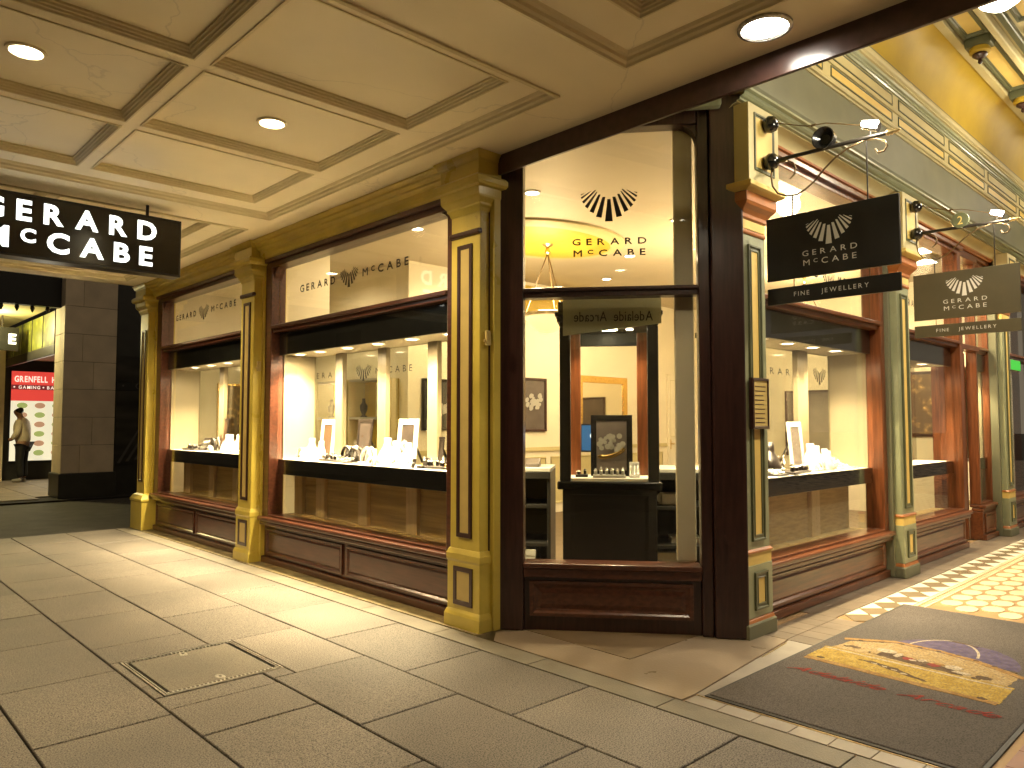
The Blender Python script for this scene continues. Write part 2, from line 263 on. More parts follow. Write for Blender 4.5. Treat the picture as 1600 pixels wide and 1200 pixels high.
class MB:
    def __init__(self, tf=ID): self.v = []; self.f = []; self.mi = []; self.tf = tf; self.m = 0
    def add(self, vs, fs):
        n = len(self.v); self.v += [self.tf(*p) for p in vs]; self.f += [tuple(i + n for i in q) for q in fs]; self.mi += [self.m] * len(fs); return self
    def box(self, a0, a1, b0, b1, c0, c1):
        vs = [(a0, b0, c0), (a1, b0, c0), (a1, b1, c0), (a0, b1, c0), (a0, b0, c1), (a1, b0, c1), (a1, b1, c1), (a0, b1, c1)]
        return self.add(vs, [(0, 3, 2, 1), (4, 5, 6, 7), (0, 1, 5, 4), (1, 2, 6, 5), (2, 3, 7, 6), (3, 0, 4, 7)])
    def loops(self, L, cap0=False, cap1=True):
        k = len(L[0]); vs = [p for l in L for p in l]; fs = []
        for i in range(len(L) - 1):
            for j in range(k): fs.append((i * k + j, i * k + (j + 1) % k, (i + 1) * k + (j + 1) % k, (i + 1) * k + j))
        if cap0: fs.append(tuple(range(k))[::-1])
        if cap1: fs.append(tuple((len(L) - 1) * k + j for j in range(k)))
        return self.add(vs, fs)
    def prism(self, pts, fn, a, b):
        """extrude a 2D outline between a and b; fn(p, q, w) -> local point"""
        k = len(pts); vs = [fn(p, q, a) for p, q in pts] + [fn(p, q, b) for p, q in pts]
        fs = [(j, (j + 1) % k, k + (j + 1) % k, k + j) for j in range(k)] + [tuple(range(k))[::-1], tuple(range(k, 2 * k))]
        return self.add(vs, fs)
    def tube(self, pts, r, n=8, closed=False, r2=None):
        pts = [Vector(p) for p in pts]; m = len(pts); L = []; ref = None
        for i, p in enumerate(pts):
            d = (pts[min(i + 1, m - 1)] - pts[max(i - 1, 0)]).normalized()
            if ref is None: ref = Vector((0, 0, 1)) if abs(d.z) < .9 else Vector((1, 0, 0))
            a = (ref - d * ref.dot(d)).normalized(); b = d.cross(a); ref = a
            rr = r if r2 is None else r + (r2 - r) * i / (m - 1)
            L.append([tuple(p + a * rr * math.cos(2 * math.pi * j / n) + b * rr * math.sin(2 * math.pi * j / n)) for j in range(n)])
        return self.loops(L, True, True)
    def lathe(self, prof, c=(0, 0, 0), n=20, ax='z', sx=1.0, sy=1.0):
        L = []
        for r, h in prof:
            l = []
            for j in range(n):
                a = 2 * math.pi * j / n; u, v = r * math.cos(a) * sx, r * math.sin(a) * sy
                if ax == 'z': l.append((c[0] + u, c[1] + v, c[2] + h))
                elif ax == 'y': l.append((c[0] + u, c[1] + h, c[2] + v))
                else: l.append((c[0] + h, c[1] + u, c[2] + v))
            L.append(l)
        return self.loops(L, True, True)
    def build(self, name, m, parent=None, bev=0.0, smooth=False, seg=2):
        me = bpy.data.meshes.new(name); me.from_pydata(self.v, [], self.f)
        ms = m if isinstance(m, (list, tuple)) else [m]
        for x in ms: me.materials.append(MATS[x])
        if len(ms) > 1:
            for p, i in zip(me.polygons, self.mi): p.material_index = i
        bm = bmesh.new(); bm.from_mesh(me); bmesh.ops.recalc_face_normals(bm, faces=bm.faces); bm.to_mesh(me); bm.free()
        o = bpy.data.objects.new(name, me); COL.objects.link(o); o.parent = parent
        if smooth:
            for p in me.polygons: p.use_smooth = True
            if smooth != 'all':
                md = o.modifiers.new('edge', 'EDGE_SPLIT'); md.split_angle = math.radians(40)
        if bev:
            md = o.modifiers.new('bevel', 'BEVEL'); md.width = bev; md.segments = seg; md.limit_method = 'ANGLE'; md.angle_limit = math.radians(40)
        return o
def share(o, name, loc=(0, 0, 0), rz=0.0, parent=None, scale=None):
    c = bpy.data.objects.new(name, o.data if hasattr(o, 'data') and not isinstance(o, bpy.types.Mesh) else o); COL.objects.link(c); c.location = loc; c.rotation_euler = (0, 0, rz); c.parent = parent
    if scale: c.scale = scale
    return c
def tag(o, label=None, cat=None, group=None, kind=None):
    if label: o['label'] = label
    if cat: o['category'] = cat
    if group: o['group'] = group
    if kind: o['kind'] = kind
    return o
def empty(name, loc, label, cat, group=None):
    o = bpy.data.objects.new(name, None); COL.objects.link(o); o.location = loc; o.empty_display_size = .1
    return tag(o, label, cat, group)
def keep(o, parent):
    """parent without moving"""
    o.parent = parent; o.matrix_parent_inverse = Matrix.Translation(-Vector(parent.location)) if not parent.rotation_euler.z else (Matrix.Translation(Vector(parent.location)) @ Matrix.Rotation(parent.rotation_euler.z, 4, 'Z')).inverted(); return o
class Kit:
    """collects parts in world coordinates under one thing at a base point"""
    def __init__(self, name, loc, label, cat, group=None): self.o = empty(name, loc, label, cat, group)
    def part(self, mb, name, m, bev=0.0, smooth=False, under=None, label=None, kind=None):
        o = mb.build(name, m, None, bev, smooth)
        if under is not None: o.parent = under; o.matrix_parent_inverse = under_inv(under)
        else: o.parent = self.o; o.matrix_parent_inverse = Matrix.Translation(-Vector(self.o.location))
        if label: o['label'] = label
        if kind: o['kind'] = kind
        return o
def world_of(o):
    M = Matrix.LocRotScale(o.location, o.rotation_euler, o.scale)
    return (world_of(o.parent) @ o.matrix_parent_inverse @ M) if o.parent else M
def under_inv(u): return world_of(u).inverted()

# ------------------------------------------------------------------ lettering
_gly = {}
def glyph(ch, off=0.0):
    k = (ch, off)
    if k in _gly: return _gly[k]
    cu = bpy.data.curves.new('g', 'FONT'); cu.body = ch; cu.resolution_u = 3; cu.offset = off; cu.fill_mode = 'FRONT'
    ob = bpy.data.objects.new('g', cu); COL.objects.link(ob)
    dg = bpy.context.evaluated_depsgraph_get(); dg.update()
    me = bpy.data.meshes.new_from_object(ob.evaluated_get(dg))
    vs = [(v.co.x, v.co.y) for v in me.vertices]; fs = [tuple(p.vertices) for p in me.polygons]
    bpy.data.objects.remove(ob); bpy.data.curves.remove(cu); bpy.data.meshes.remove(me)
    x0 = min(v[0] for v in vs); x1 = max(v[0] for v in vs)
    _gly[k] = ([(x - x0, y) for x, y in vs], fs, x1 - x0); return _gly[k]
CAP = None
def text(mb, s, o, r, u, width, cap, track=0.25, off=0.0, shear=0.0, wob=0.0, bold=0.0):
    """lay the letters of s centred on o; r/u are the reading and up directions; fits width and cap height. '^c' is a small raised C"""
    global CAP
    if CAP is None: CAP = max(v[1] for v in glyph('E')[0])
    items = []; x = 0.0; i = 0
    while i < len(s):
        ch = s[i]
        if ch == ' ': x += .45 + track; i += 1; continue
        sc, dy = 1.0, 0.0
        if ch == '^': i += 1; ch = s[i].upper(); sc = .66; dy = CAP * .36
        g = glyph(ch, off); items.append((g, x, sc, dy)); x += g[2] * sc + track; i += 1
    tot = x - track; sx = width / tot; sy = cap / CAP
    o = Vector(o); r = Vector(r).normalized(); u = Vector(u).normalized()
    for g, gx, sc, dy in items:
        w = random.uniform(-wob, wob)
        pts = [tuple(o + r * ((gx + p[0] * sc + shear * p[1]) * sx - width / 2) + u * (p[1] * sc + dy + w) * sy) for p in g[0]]
        mb.add(pts, g[1])
        if bold:
            nv = r.cross(u)
            for q, (dx, dy) in enumerate(((1, 0), (-1, 0), (0, 1), (0, -1))): mb.add([tuple(Vector(p) + r * dx * bold + u * dy * bold + nv * .00006 * (q + 1)) for p in pts], g[1])
    return mb
HALF = [((660, 305), (700, 305), (785, 565), (712, 580)), ((722, 270), (752, 270), (870, 490), (815, 515)), ((765, 235), (779, 235), (930, 420), (893, 452)),
        ((780, 208), (797, 208), (968, 358), (942, 384)), ((840, 218), (858, 222), (985, 300), (968, 322)), ((930, 244), (940, 246), (982, 258), (980, 272))]
def logo(mb, o, r, u, width, n=6):
    k = width / 730.0; o = Vector(o); r = Vector(r).normalized(); u = Vector(u).normalized()
    q = [((595, 335), (637, 335), (663, 632), (562, 632))]
    for h in HALF[:n]: q.append(h); q.append(tuple((1230 - x, y) for x, y in h[::-1]))
    for p in q: mb.add([tuple(o + r * (x - 615) * k + u * (420 - y) * k) for x, y in p], [(0, 1, 2, 3)])
    return mb

# ------------------------------------------------------------------ lamps
def spot(name, loc, to, power, col, size=100, blend=.6, rad=.04, parent=None):
    l = bpy.data.lights.new(name, 'SPOT'); l.energy = power; l.color = col; l.spot_size = math.radians(size); l.spot_blend = blend; l.shadow_soft_size = rad
    o = bpy.data.objects.new(name, l); COL.objects.link(o); o.location = loc
    o.rotation_euler = (Vector(to) - Vector(loc)).to_track_quat('-Z', 'Y').to_euler()
    if parent: o.parent = parent; o.matrix_parent_inverse = under_inv(parent)
    return o
def point(name, loc, power, col, rad=.05, parent=None):
    l = bpy.data.lights.new(name, 'POINT'); l.energy = power; l.color = col; l.shadow_soft_size = rad
    o = bpy.data.objects.new(name, l); COL.objects.link(o); o.location = loc
    if parent: o.parent = parent; o.matrix_parent_inverse = under_inv(parent)
    return o
def rect(s0, s1, z0, z1, t): return [(s0, t, z0), (s1, t, z0), (s1, t, z1), (s0, t, z1)]
def panel_loops(s0, s1, z0, z1, steps):
    """steps: (inset, t)"""
    return [rect(s0 + i, s1 - i, z0 + i, z1 - i, t) for i, t in steps]

# ================================================================== THE GROUND
g = MB().box(-120, 120, -120, 120, -.5, -.09).build('ground', 'asphalt'); tag(g, 'dark asphalt ground around the shops', 'ground', kind='structure')
o = MB().box(-9, 8, 8.43, 13.3, -.3, -.05).build('street', 'asphalt'); tag(o, 'dark asphalt side lane beyond the paved footpath', 'street', kind='structure')
pav = MB().box(-6.0, -.02, -4.5, 8.42, -.2, -.012).build('pavement', 'mortar'); tag(pav, 'paved footpath of large concrete slabs under the verandah', 'pavement', kind='structure')
_pm = {}
def paver(x0, x1, y0, y1, gap=.0048):
    w, d = round(x1 - x0, 3), round(y1 - y0, 3)
    if (w, d) not in _pm:
        b = .004; a, c = w / 2 - gap, d / 2 - gap
        mb = MB(); lp = lambda i, z: [(-a + i, -c + i, z), (a - i, -c + i, z), (a - i, c - i, z), (-a + i, c - i, z)]
        mb.loops([lp(0, -.04), lp(0, -b), lp(b, 0)])
        t = mb.build('paver', 'paver'); _pm[(w, d)] = t.data; bpy.data.objects.remove(t)
    dz = random.uniform(-.0015, .0015)
    share(_pm[(w, d)], 'paver', ((x0 + x1) / 2, (y0 + y1) / 2, dz), 0, pav)
xs = [-.205, -.785, -1.375, -1.955, -2.54, -3.13, -3.72, -4.31, -4.90]
starts = [.18, .58, .085, .44, .10, .55, .08, .5]
for i in range(8):
    x1, x0 = xs[i], xs[i + 1]; y = starts[i] - 5 * .877
    while y < 8.42:
        a, b = max(y, -4.45), min(y + .877, 8.41); y += .877
        if b - a < .05: continue
        if i == 2 and a < 2.4 and b > 1.5: continue
        if i == 1 and a < 2.3 and b > 1.5: continue
        paver(x0, x1, a, b)
# slabs cut round the inspection cover
y0 = .085 + .877; paver(xs[3], xs[2], y0, 1.385); paver(xs[3], xs[2], 1.385, 1.585); paver(xs[3], -1.899, 1.585, 1.80); paver(xs[3], -1.899, 1.80, 2.335); paver(-1.375, -1.237, 1.457, 1.592)
paver(xs[3], xs[2], 2.335, .085 + 3 * .877); paver(xs[3], xs[2], .085 + 3 * .877, .085 + 4 * .877)
paver(-1.237, xs[1], .58 + .877, .58 + 2 * .877)
# inspection cover
k = Kit('inspection_cover', (-1.57, 1.98, 0), 'square concrete filled inspection cover with a toothed steel rim in the footpath', 'access cover')
cx0, cx1, cy0, cy1 = -1.897, -1.243, 1.595, 2.330
def ringloop(i, z): return [(cx0 + i, cy0 + i, z), (cx1 - i, cy0 + i, z), (cx1 - i, cy1 - i, z), (cx0 + i, cy1 - i, z)]
mb = MB(); mb.loops([ringloop(0, -.03), ringloop(0, .001), ringloop(.008, .001), ringloop(.008, -.006), ringloop(.016, -.006), ringloop(.016, .001), ringloop(.022, .001), ringloop(.022, -.02)], False, False)
rim = k.part(mb, 'rim', 'steel')
mb = MB(); mb.loops([ringloop(.022, -.02), ringloop(.022, -.008), ringloop(.038, -.008)]); k.part(mb, 'bed', 'mortar')
k.part(MB().loops([ringloop(.042, -.02), ringloop(.042, -.003), ringloop(.046, -.001)]), 'lid', 'cover_concrete')
mb = MB()
for j in range(27):
    x = cx0 + .03 + j * (cx1 - cx0 - .06) / 26
    mb.box(x - .005, x + .005, cy0 + .022, cy0 + .041, -.018, .0005); mb.box(x - .005, x + .005, cy1 - .041, cy1 - .022, -.018, .0005)
tt = k.part(mb, 'rim_teeth', 'steel'); tt['kind'] = 'stuff'
for (x, y) in ((-1.57, 1.69), (-1.57, 2.245)):
    mb = MB(); mb.lathe([(.012, -.004), (.012, .002), (.028, .003), (.034, .0005), (.034, -.004)], (x, y, 0), 16, sx=.7, sy=1.3); k.part(mb, 'key_hole_ring', 'steel', smooth=True)
# kerb strip beside the shop
ks = MB().box(-.204, -.03, -4.5, 8.42, -.2, -.013).build('kerb_strip', 'mortar'); tag(ks, 'narrow stone strip between footpath slabs and shopfront', 'kerb', kind='structure')
y = .66 - 6 * .9; kb = None
while y < 8.4:
    a, b = max(y, -4.4), min(y + .9, 8.41); y += .9
    if b - a < .05: continue
    o = MB().box(-.200, -.034, a + .003, b - .003, -.05, .001).build('kerb_stone', 'kerb_stone', ks, .003)
# sill of stained stone under the street windows
o = MB().box(-.024, .30, 1.30, 8.45, -.2, .004).build('footing', 'dirty_stone'); tag(o, 'stained stone footing under the street windows', 'footing', kind='structure')
# corner slab
mb = MB(); poly = [(-.026, 1.14), (-.026, -.275), (.10, -.275), (1.36, -.150), (1.36, .3), (.3, 1.3), (.12, 1.28)]
mb.prism(poly, lambda p, q, w: (p, q, w), -.2, .003); o = mb.build('entry_slab', 'entry_slab'); tag(o, 'smooth brown triangular slab before the corner window', 'slab', kind='structure')
# arcade floor
af = MB().box(-.026, 30, -6, .9, -.2, -.006).build('arcade_floor', 'tile_tan'); tag(af, 'patterned tiled floor of the arcade', 'floor', kind='structure')
def tile(name, m, x0, x1, y0, y1, top=0.0, gap=.002):
    o = MB().box(x0 + gap, x1 - gap, y0 + gap, y1 - gap, -.03, top).build(name, m, af, .0012, seg=1); return o
y = -.285
while y > -4.2: tile('strip_tile', 'strip_tile', -.022, .088, y - .182, y); y -= .182
x = .10
mb = MB().box(.089, .094, -4.2, -.285, -.03, .003); mb.build('brass_edge', 'brass', af)
mb = MB(); mb.add([(.92, -.208, .002), (1.30, -.170, .002), (1.30, -.178, .0035), (.92, -.216, .0035), (.92, -.208, -.02), (1.30, -.170, -.02), (1.30, -.178, -.02), (.92, -.216, -.02)], [(0, 1, 2, 3), (4, 7, 6, 5), (0, 4, 5, 1), (2, 6, 7, 3), (1, 5, 6, 2), (0, 3, 7, 4)])
mb.build('brass_edge', 'brass', af)
mb = MB(); mb.prism([(.09, -.28), (1.37, -.158), (1.37, -.33), (.09, -.33)], lambda p, q, w: (p, q, w), -.03, -.001); mb.build('border_tile', 'strip_tile', af)
x = 1.375
while x < 2.15:
    tile('slate_tile', 'slate_tile', x, x + .155, -.14, .06); tile('slate_tile', 'slate_tile', x, x + .155, -.335, -.14); x += .155
x = 2.15
while x < 12: tile('slate_tile', 'slate_tile', x, x + .31, -.128, .22); x += .31
# triangle border: dark diamonds between pale triangles
P = .2655; ya, yb = -.135, -.382; ym = (ya + yb) / 2
def pt(name, m, pts, top):
    mb = MB(); mb.prism(pts, lambda p, q, w: (p, q, w), -.02, top); return mb.build(name, m, af)
dm = tu = td = None
for i in range(34):
    x = 2.155 + i * P
    dia = [(.012, ya - .004), (P - .0, ym - .0), (P - .012, yb + .004), (0, ym)]
    if dm is None:
        d0 = pt('diamond_tile', 'tile_grey', [(P * .5, ya - .003), (P - .003, ym), (P * .5, yb + .003), (.003, ym)], 0.0); dm = d0.data; d0.location.x = x
        t0 = pt('triangle_tile', 'tile_white', [(P * .5 + .004, ya), (P * 1.5 - .004, ya), (P, ym + .005)], 0.0); tu = t0.data; t0.location.x = x
        t1 = pt('triangle_tile', 'tile_white', [(P * .5 + .004, yb), (P, ym - .005), (P * 1.5 - .004, yb)], 0.0); td = t1.data; t1.location.x = x
    else:
        share(dm, 'diamond_tile', (x, 0, 0), 0, af); share(tu, 'triangle_tile', (x, 0, 0), 0, af); share(td, 'triangle_tile', (x, 0, 0), 0, af)
# bead border and the field of oval tiles
for i in range(28):
    tile('band_tile', 'tile_cream', 2.5 + i * .33, 2.83 + i * .33, -.412, -.387); tile('band_tile', 'tile_cream', 2.5 + i * .33, 2.83 + i * .33, -.474, -.452)
bead = None
for i in range(150):
    if bead is None:
        b0 = pt('bead_tile', 'tile_cream', [(0, -.449), (.022, -.416), (.044, -.449)], -.001); bead = b0.data; b0.location.x = 2.5
    else: share(bead, 'bead_tile', (2.5 + i * .06, 0, 0), 0, af)
ov = None; n_ov = 0
rest = MB()
for j in range(16):
    yy = -.563 - j * .140; k_ = 0
    for i in range(44):
        xx = 2.735 + i * .26 + (.13 if j % 2 else 0)
        if xx < 3.0 and yy > -1.7: continue
        if xx > 13: break
        pts = [(.105 * math.cos(a) * (abs(math.cos(a)) ** -.25 if abs(math.cos(a)) > .1 else 1), .070 * math.sin(a)) for a in [2 * math.pi * q / 14 for q in range(14)]]
        if n_ov < 290 and (xx < 8.5 and j < 12):
            n_ov += 1
            if ov is None:
                o = pt('oval_tile', 'tile_cream', pts, 0.0); ov = o.data; o.location = (xx, yy, 0)
            else: share(ov, 'oval_tile', (xx, yy, 0), 0, af)
        else: rest.prism([(p + xx, q + yy) for p, q in pts], lambda p, q, w: (p, q, w), -.02, 0.0)
o = rest.build('oval_tiles_far', 'tile_cream', af); o['kind'] = 'stuff'
for i in range(12):
    for j in range(5):
        tile('red_tile', 'tile_red', .10 + i * .21, .31 + i * .21, -1.60 - (j + 1) * .21, -1.60 - j * .21)

# doormat
k = Kit('doormat', (1.5, -.95, 0), 'large grey-brown entrance mat with a yellow and purple arcade emblem and red script', 'doormat')
def matloop(i, z): return [(.105 + i, -1.565 + i, z), (2.92 - i, -1.565 + i, z), (2.92 - i, -.325 - i, z), (.105 + i, -.325 - i, z)]
k.part(MB().loops([matloop(0, -.004), matloop(0, .004), matloop(.022, .006)]), 'rubber_edge', 'mat_rubber')
k.part(MB().loops([matloop(.018, .003), matloop(.02, .009), matloop(.026, .0115)]), 'pile', 'mat_fibre')
def flat(pts, name, m, z):
    mb = MB(); mb.prism([(v, -u) for u, v in pts], lambda p, q, w: (p, q, w), .008, .0115 + z); return k.part(mb, name, m)
def jag(pts, n=5, a=.006):
    out = []
    for i, p in enumerate(pts):
        q = pts[(i + 1) % len(pts)]
        for s in range(n):
            t = s / n; out.append((p[0] + (q[0] - p[0]) * t + random.uniform(-a, a), p[1] + (q[1] - p[1]) * t + random.uniform(-a, a)))
    return out
arc = lambda cx, cy, rx, ry, a0, a1, n=14: [(cx + rx * math.cos(math.radians(a0 + (a1 - a0) * i / n)), cy + ry * math.sin(math.radians(a0 + (a1 - a0) * i / n))) for i in range(n + 1)]
flat(jag(arc(1.0, 1.66, .36, .40, 0, 176), 2, .004), 'emblem_dome', 'mat_purple', .0004)
flat(arc(.93, 1.70, .205, .37, 12, 168) + arc(.93, 1.70, .190, .355, 168, 12), 'emblem_arch', 'mat_white', .0008)
flat(jag([(.43, 1.39), (1.37, 1.35), (1.38, 1.54), (1.14, 1.68), (.92, 1.74), (.68, 1.75), (.46, 1.60)], 8, .004), 'emblem_gable', 'mat_tan', .0010)
flat(jag([(.42, 1.60), (.68, 1.76), (.92, 1.75), (1.12, 1.69), (1.40, 1.53), (1.41, 1.585), (1.13, 1.735), (.92, 1.79), (.66, 1.80), (.40, 1.645)], 8, .004), 'emblem_cornice', 'mat_orange', .0016)
for i in range(9): flat(arc(.50 + i * .105, (1.655 + .105 * min(i / 2.0, 1)) - max(0, i - 5) * .042, .016, .012, 0, 330, 6), 'emblem_dentil', 'mat_dark', .0020)
flat(jag([(.40, 1.10), (1.41, 1.03), (1.405, 1.35), (.395, 1.385)], 12, .004), 'emblem_frieze', 'mat_yellow', .0014)
flat(jag([(.40, 1.06), (1.40, 1.0), (1.405, 1.05), (.40, 1.11)], 14, .004), 'emblem_band', 'mat_orange', .0018)
flat(jag([(.405, 1.345), (1.40, 1.305), (1.40, 1.325), (.405, 1.365)], 10, .003), 'emblem_band', 'mat_white', .0019)
flat(jag([(.64, 1.255), (.72, 1.235), (.88, 1.17), (1.04, 1.115), (1.05, 1.13), (.96, 1.175), (.86, 1.235), (.72, 1.27)], 4, .007), 'emblem_scroll', 'mat_dark', .0020)
for u, v in ((.74, 1.235), (.80, 1.222), (.86, 1.197), (.92, 1.17)): flat(jag(arc(u, v, .018, .012, 0, 320, 6), 1, .004), 'emblem_scroll_letter', 'mat_white', .0024)
flat(jag([(.62, 1.43), (.80, 1.40), (1.16, 1.37), (1.13, 1.43), (.98, 1.47), (.76, 1.51), (.66, 1.50)], 7, .010), 'emblem_figures', 'mat_dark', .0021)
for u, v, a_, b_, m_ in ((.70, 1.54, .06, .04, 'mat_white'), (.66, 1.47, .025, .045, 'mat_tan'), (.78, 1.50, .02, .05, 'mat_white'), (.845, 1.47, .035, .032, 'mat_red'), (.87, 1.46, .022, .018, 'mat_white'), (.91, 1.49, .02, .03, 'mat_white'), (.985, 1.45, .035, .03, 'mat_red'), (1.0, 1.49, .03, .02, 'mat_orange'), (1.08, 1.48, .045, .045, 'mat_white'), (1.14, 1.41, .05, .022, 'mat_white'), (1.25, 1.41, .04, .028, 'mat_dark'), (1.22, 1.37, .02, .014, 'mat_dark'), (.53, 1.485, .04, .02, 'mat_dark'), (.49, 1.47, .02, .012, 'mat_dark'), (.47, 1.13, .025, .014, 'mat_dark'), (1.33, 1.06, .025, .014, 'mat_dark')):
    flat(jag(arc(u, v, a_, b_, 0, 335, 9), 2, .006), 'emblem_figure', m_, .0026 + random.random() * .0004)
flat(jag([(.90, 2.05), (1.06, 2.02), (1.06, 2.04), (.92, 2.07)], 5, .006), 'emblem_finial', 'mat_dark', .0012)
mb = text(MB(), 'Adelaide Arcade', (.80, -.93, .0140), (0, -1, 0), (1, 0, 0), 1.02, .085, .06, 0.004, .55, .04)
k.part(mb, 'lettering', 'mat_red')

# ================================================================== THE JEWELLER'S SHOPFRONT
shop = Kit('jewellery_shopfront', (.6, .8, 0), 'corner jewellery shopfront with ochre street pilasters, green arcade pilasters and lit display windows', 'shopfront')

def pilaster_street(s, wide=1.0, far=False):
    a = .175 * wide; mb = MB(LF)
    body = MB(LF); body.box(s - a + .02, s + a - .02, .03, .34, .02, 3.06)
    body.box(s - a - .03, s + a + .03, .115, .36, .004, 3.06)
    P_ = shop.part(body, 'pilaster', 'ochre', .006)
    def ring(a0, t0, z): return [(s - a0, t0, z), (s + a0, t0, z), (s + a0, .33, z), (s - a0, .33, z)]
    if not far:
        pl = MB(LF).loops([ring(a + .012, 0, .004), ring(a + .012, 0, .085), ring(a + .004, .008, .105), ring(a - .006, .02, .125)])
        shop.part(pl, 'plinth', 'ochre', .004, under=P_)
        pd = MB(LF)
        pd.loops([ring(a - .004, .018, .124), ring(a - .004, .018, .445), ring(a + .003, .012, .46), ring(a + .003, .012, .50), ring(a - .012, .028, .535)])
        shop.part(pd, 'pedestal', 'ochre', .004, under=P_)
        q = MB(LF).loops(panel_loops(s - .10, s + .10, .155, .415, [(0, .020), (0, .010), (.03, .010), (.034, .0165)]), False, False); shop.part(q, 'panel_trim', 'brown_trim', .002, under=P_)
        q = MB(LF).loops(panel_loops(s - .07, s + .07, .185, .385, [(0, .02), (0, .0155)])); shop.part(q, 'panel', 'ochre_pale', under=P_)
    else:
        pl = MB(LF).loops([ring(a + .05, -.02, .004), ring(a + .05, -.02, .36), ring(a + .062, -.03, .375), ring(a + .062, -.03, .40), ring(a + .02, .0, .45), ring(a - .02, .028, .47)])
        shop.part(pl, 'plinth', 'ochre', .004, under=P_)
    z0 = .615 if not far else .62
    q = MB(LF).loops(panel_loops(s - .078, s + .078, z0, 2.645, [(0, .032), (0, .018), (.028, .018), (.032, .0265)]), False, False); shop.part(q, 'panel_trim', 'brown_trim', .002, under=P_)
    q = MB(LF).loops(panel_loops(s - .05, s + .05, z0 + .028, 2.617, [(0, .03), (0, .0255)])); shop.part(q, 'panel', 'ochre_pale', under=P_)
    if not far: shop.part(MB(LF).box(s - a + .012, s + a - .012, .008, .05, 2.70, 2.742), 'necking_bead', 'brown_trim', .014, under=P_)
    cp = MB(LF).loops([ring(a - .016, .026, 2.86), ring(a - .01, .016, 2.885), ring(a + .004, .006, 2.90), ring(a + .004, .006, 2.915), ring(a + .03, -.022, 2.945), ring(a + .034, -.03, 2.96), ring(a + .034, -.03, 3.015),
                       ring(a + .06, -.058, 3.022), ring(a + .072, -.07, 3.04), ring(a + .072, -.07, 3.072), ring(a + .058, -.056, 3.09), ring(a + .034, -.03, 3.096), ring(a + .034, -.03, 3.19),
                       ring(a + .05, -.045, 3.2), ring(a + .06, -.055, 3.225), ring(a + .08, -.07, 3.249)])
    shop.part(cp, 'capital', 'ochre', .003, under=P_)
    if not far:
        mb = MB(LF); mb.box(s - a - .018, s - a + .004, .06, .10, 1.93, 2.03); mb.box(s - a - .012, s - a + .0, .045, .065, 1.95, 1.97); shop.part(mb, 'hook_plate', 'ochre_pale', .004, under=P_)
    return P_
pilaster_street(1.500); pilaster_street(5.000, .98); pilaster_street(8.19, .95, True)

# street entablature: one moulded length per bay
for s0, s1 in ((1.60, 4.90), (5.10, 8.09)):
    prof = [(.27, 3.06), (.10, 3.06), (.10, 3.075), (.075, 3.085), (.06, 3.11), (.06, 3.15), (.04, 3.156), (.02, 3.168), (.02, 3.185), (-.01, 3.20), (-.01, 3.218), (-.045, 3.235), (-.045, 3.2495), (.27, 3.2495)]
    mb = MB(LF); mb.prism(prof, lambda t, z, w: (w, t, z), s0, s1); shop.part(mb, 'cornice', 'ochre', .002)

def window(tf, s0, s1, wood, rail, lv, jamb=.10, t0=.13, arch=True, lower=True, riser=True, panels=2, jl=True, jr=True, base=.004, ww=None):
    """frame with jambs, head, transom and sill; glass above and below; panelled stall riser"""
    ztop, zt1, zt0, zled, zpan1, zpan0 = lv
    ww = ww or wood
    F = MB(tf); zo0, zo1 = zled - .003, ztop + .088; zi0, zi1 = zled + .014, ztop
    F.loops([rect(s0, s1, zo0, zo1, .29), rect(s0, s1, zo0, zo1, t0), [(s0 + jamb, t0, zi0), (s1 - jamb, t0, zi0), (s1 - jamb, t0, zi1), (s0 + jamb, t0, zi1)], [(s0 + jamb, .29, zi0), (s1 - jamb, .29, zi0), (s1 - jamb, .29, zi1), (s0 + jamb, .29, zi1)], rect(s0, s1, zo0, zo1, .29)], False, False)
    fr = shop.part(F, 'window', ww, .008)
    h = MB(tf); h.box(s0, s1, t0 - .035, t0 - .001, ztop + .045, ztop + .087)
    shop.part(h, 'head_moulding', rail, .006, under=fr)
    a, b = s0 + (jamb if jl else 0), s1 - (jamb if jr else 0)
    mb = MB(tf); mb.box(a, b, t0 + .02, .27, zt0, zt1); mb.box(a, b, t0 - .012, t0 + .018, zt1 - .022, zt1 + .012); shop.part(mb, 'transom', rail, .006, under=fr)
    if arch:
        R = .13
        for sa, d in ((a, 1), (b, -1)):
            pts = [(sa, ztop)] + [(sa + d * R * (1 - math.sin(q)), ztop - R * (1 - math.cos(q))) for q in [math.pi / 2 * i / 8 for i in range(9)]]
            mb = MB(tf); mb.prism(pts, lambda p, q, w: (p, w, q), t0 + .03, .25); shop.part(mb, 'corner_bracket', rail, .003, under=fr)
    mb = MB(tf).box(a, b, .215, .221, zt1, ztop); shop.part(mb, 'upper_pane', 'window_glass', under=fr)
    if lower: mb = MB(tf).box(a, b, .215, .221, zled, zt0); shop.part(mb, 'lower_pane', 'window_glass', under=fr)
    # sill and riser
    sl = MB(tf); sl.box(s0 - .0, s1, t0 - .055, .30, zled - .045, zled - .004); sl.box(s0, s1, t0 - .03, .28, zled - .09, zled - .047)
    shop.part(sl, 'sill', rail, .012, under=fr)
    if riser:
        R_ = MB(tf); R_.box(s0, s1, .16, .30, base, zled - .092); R_.box(s0, s1, .125, .159, base, zpan0 - .02)
        rs = shop.part(R_, 'stall_riser', rail, .004)
        n = panels; gap = .07; w = (s1 - s0 - gap * (n + 1)) / n
        for i in range(n):
            u0 = s0 + gap + i * (w + gap)
            q = MB(tf).loops(panel_loops(u0, u0 + w, zpan0, zpan1, [(0, .17), (0, .142), (.018, .142), (.026, .15), (.034, .158), (.05, .150)])); shop.part(q, 'riser_panel', rail, .002, under=rs)
    return fr
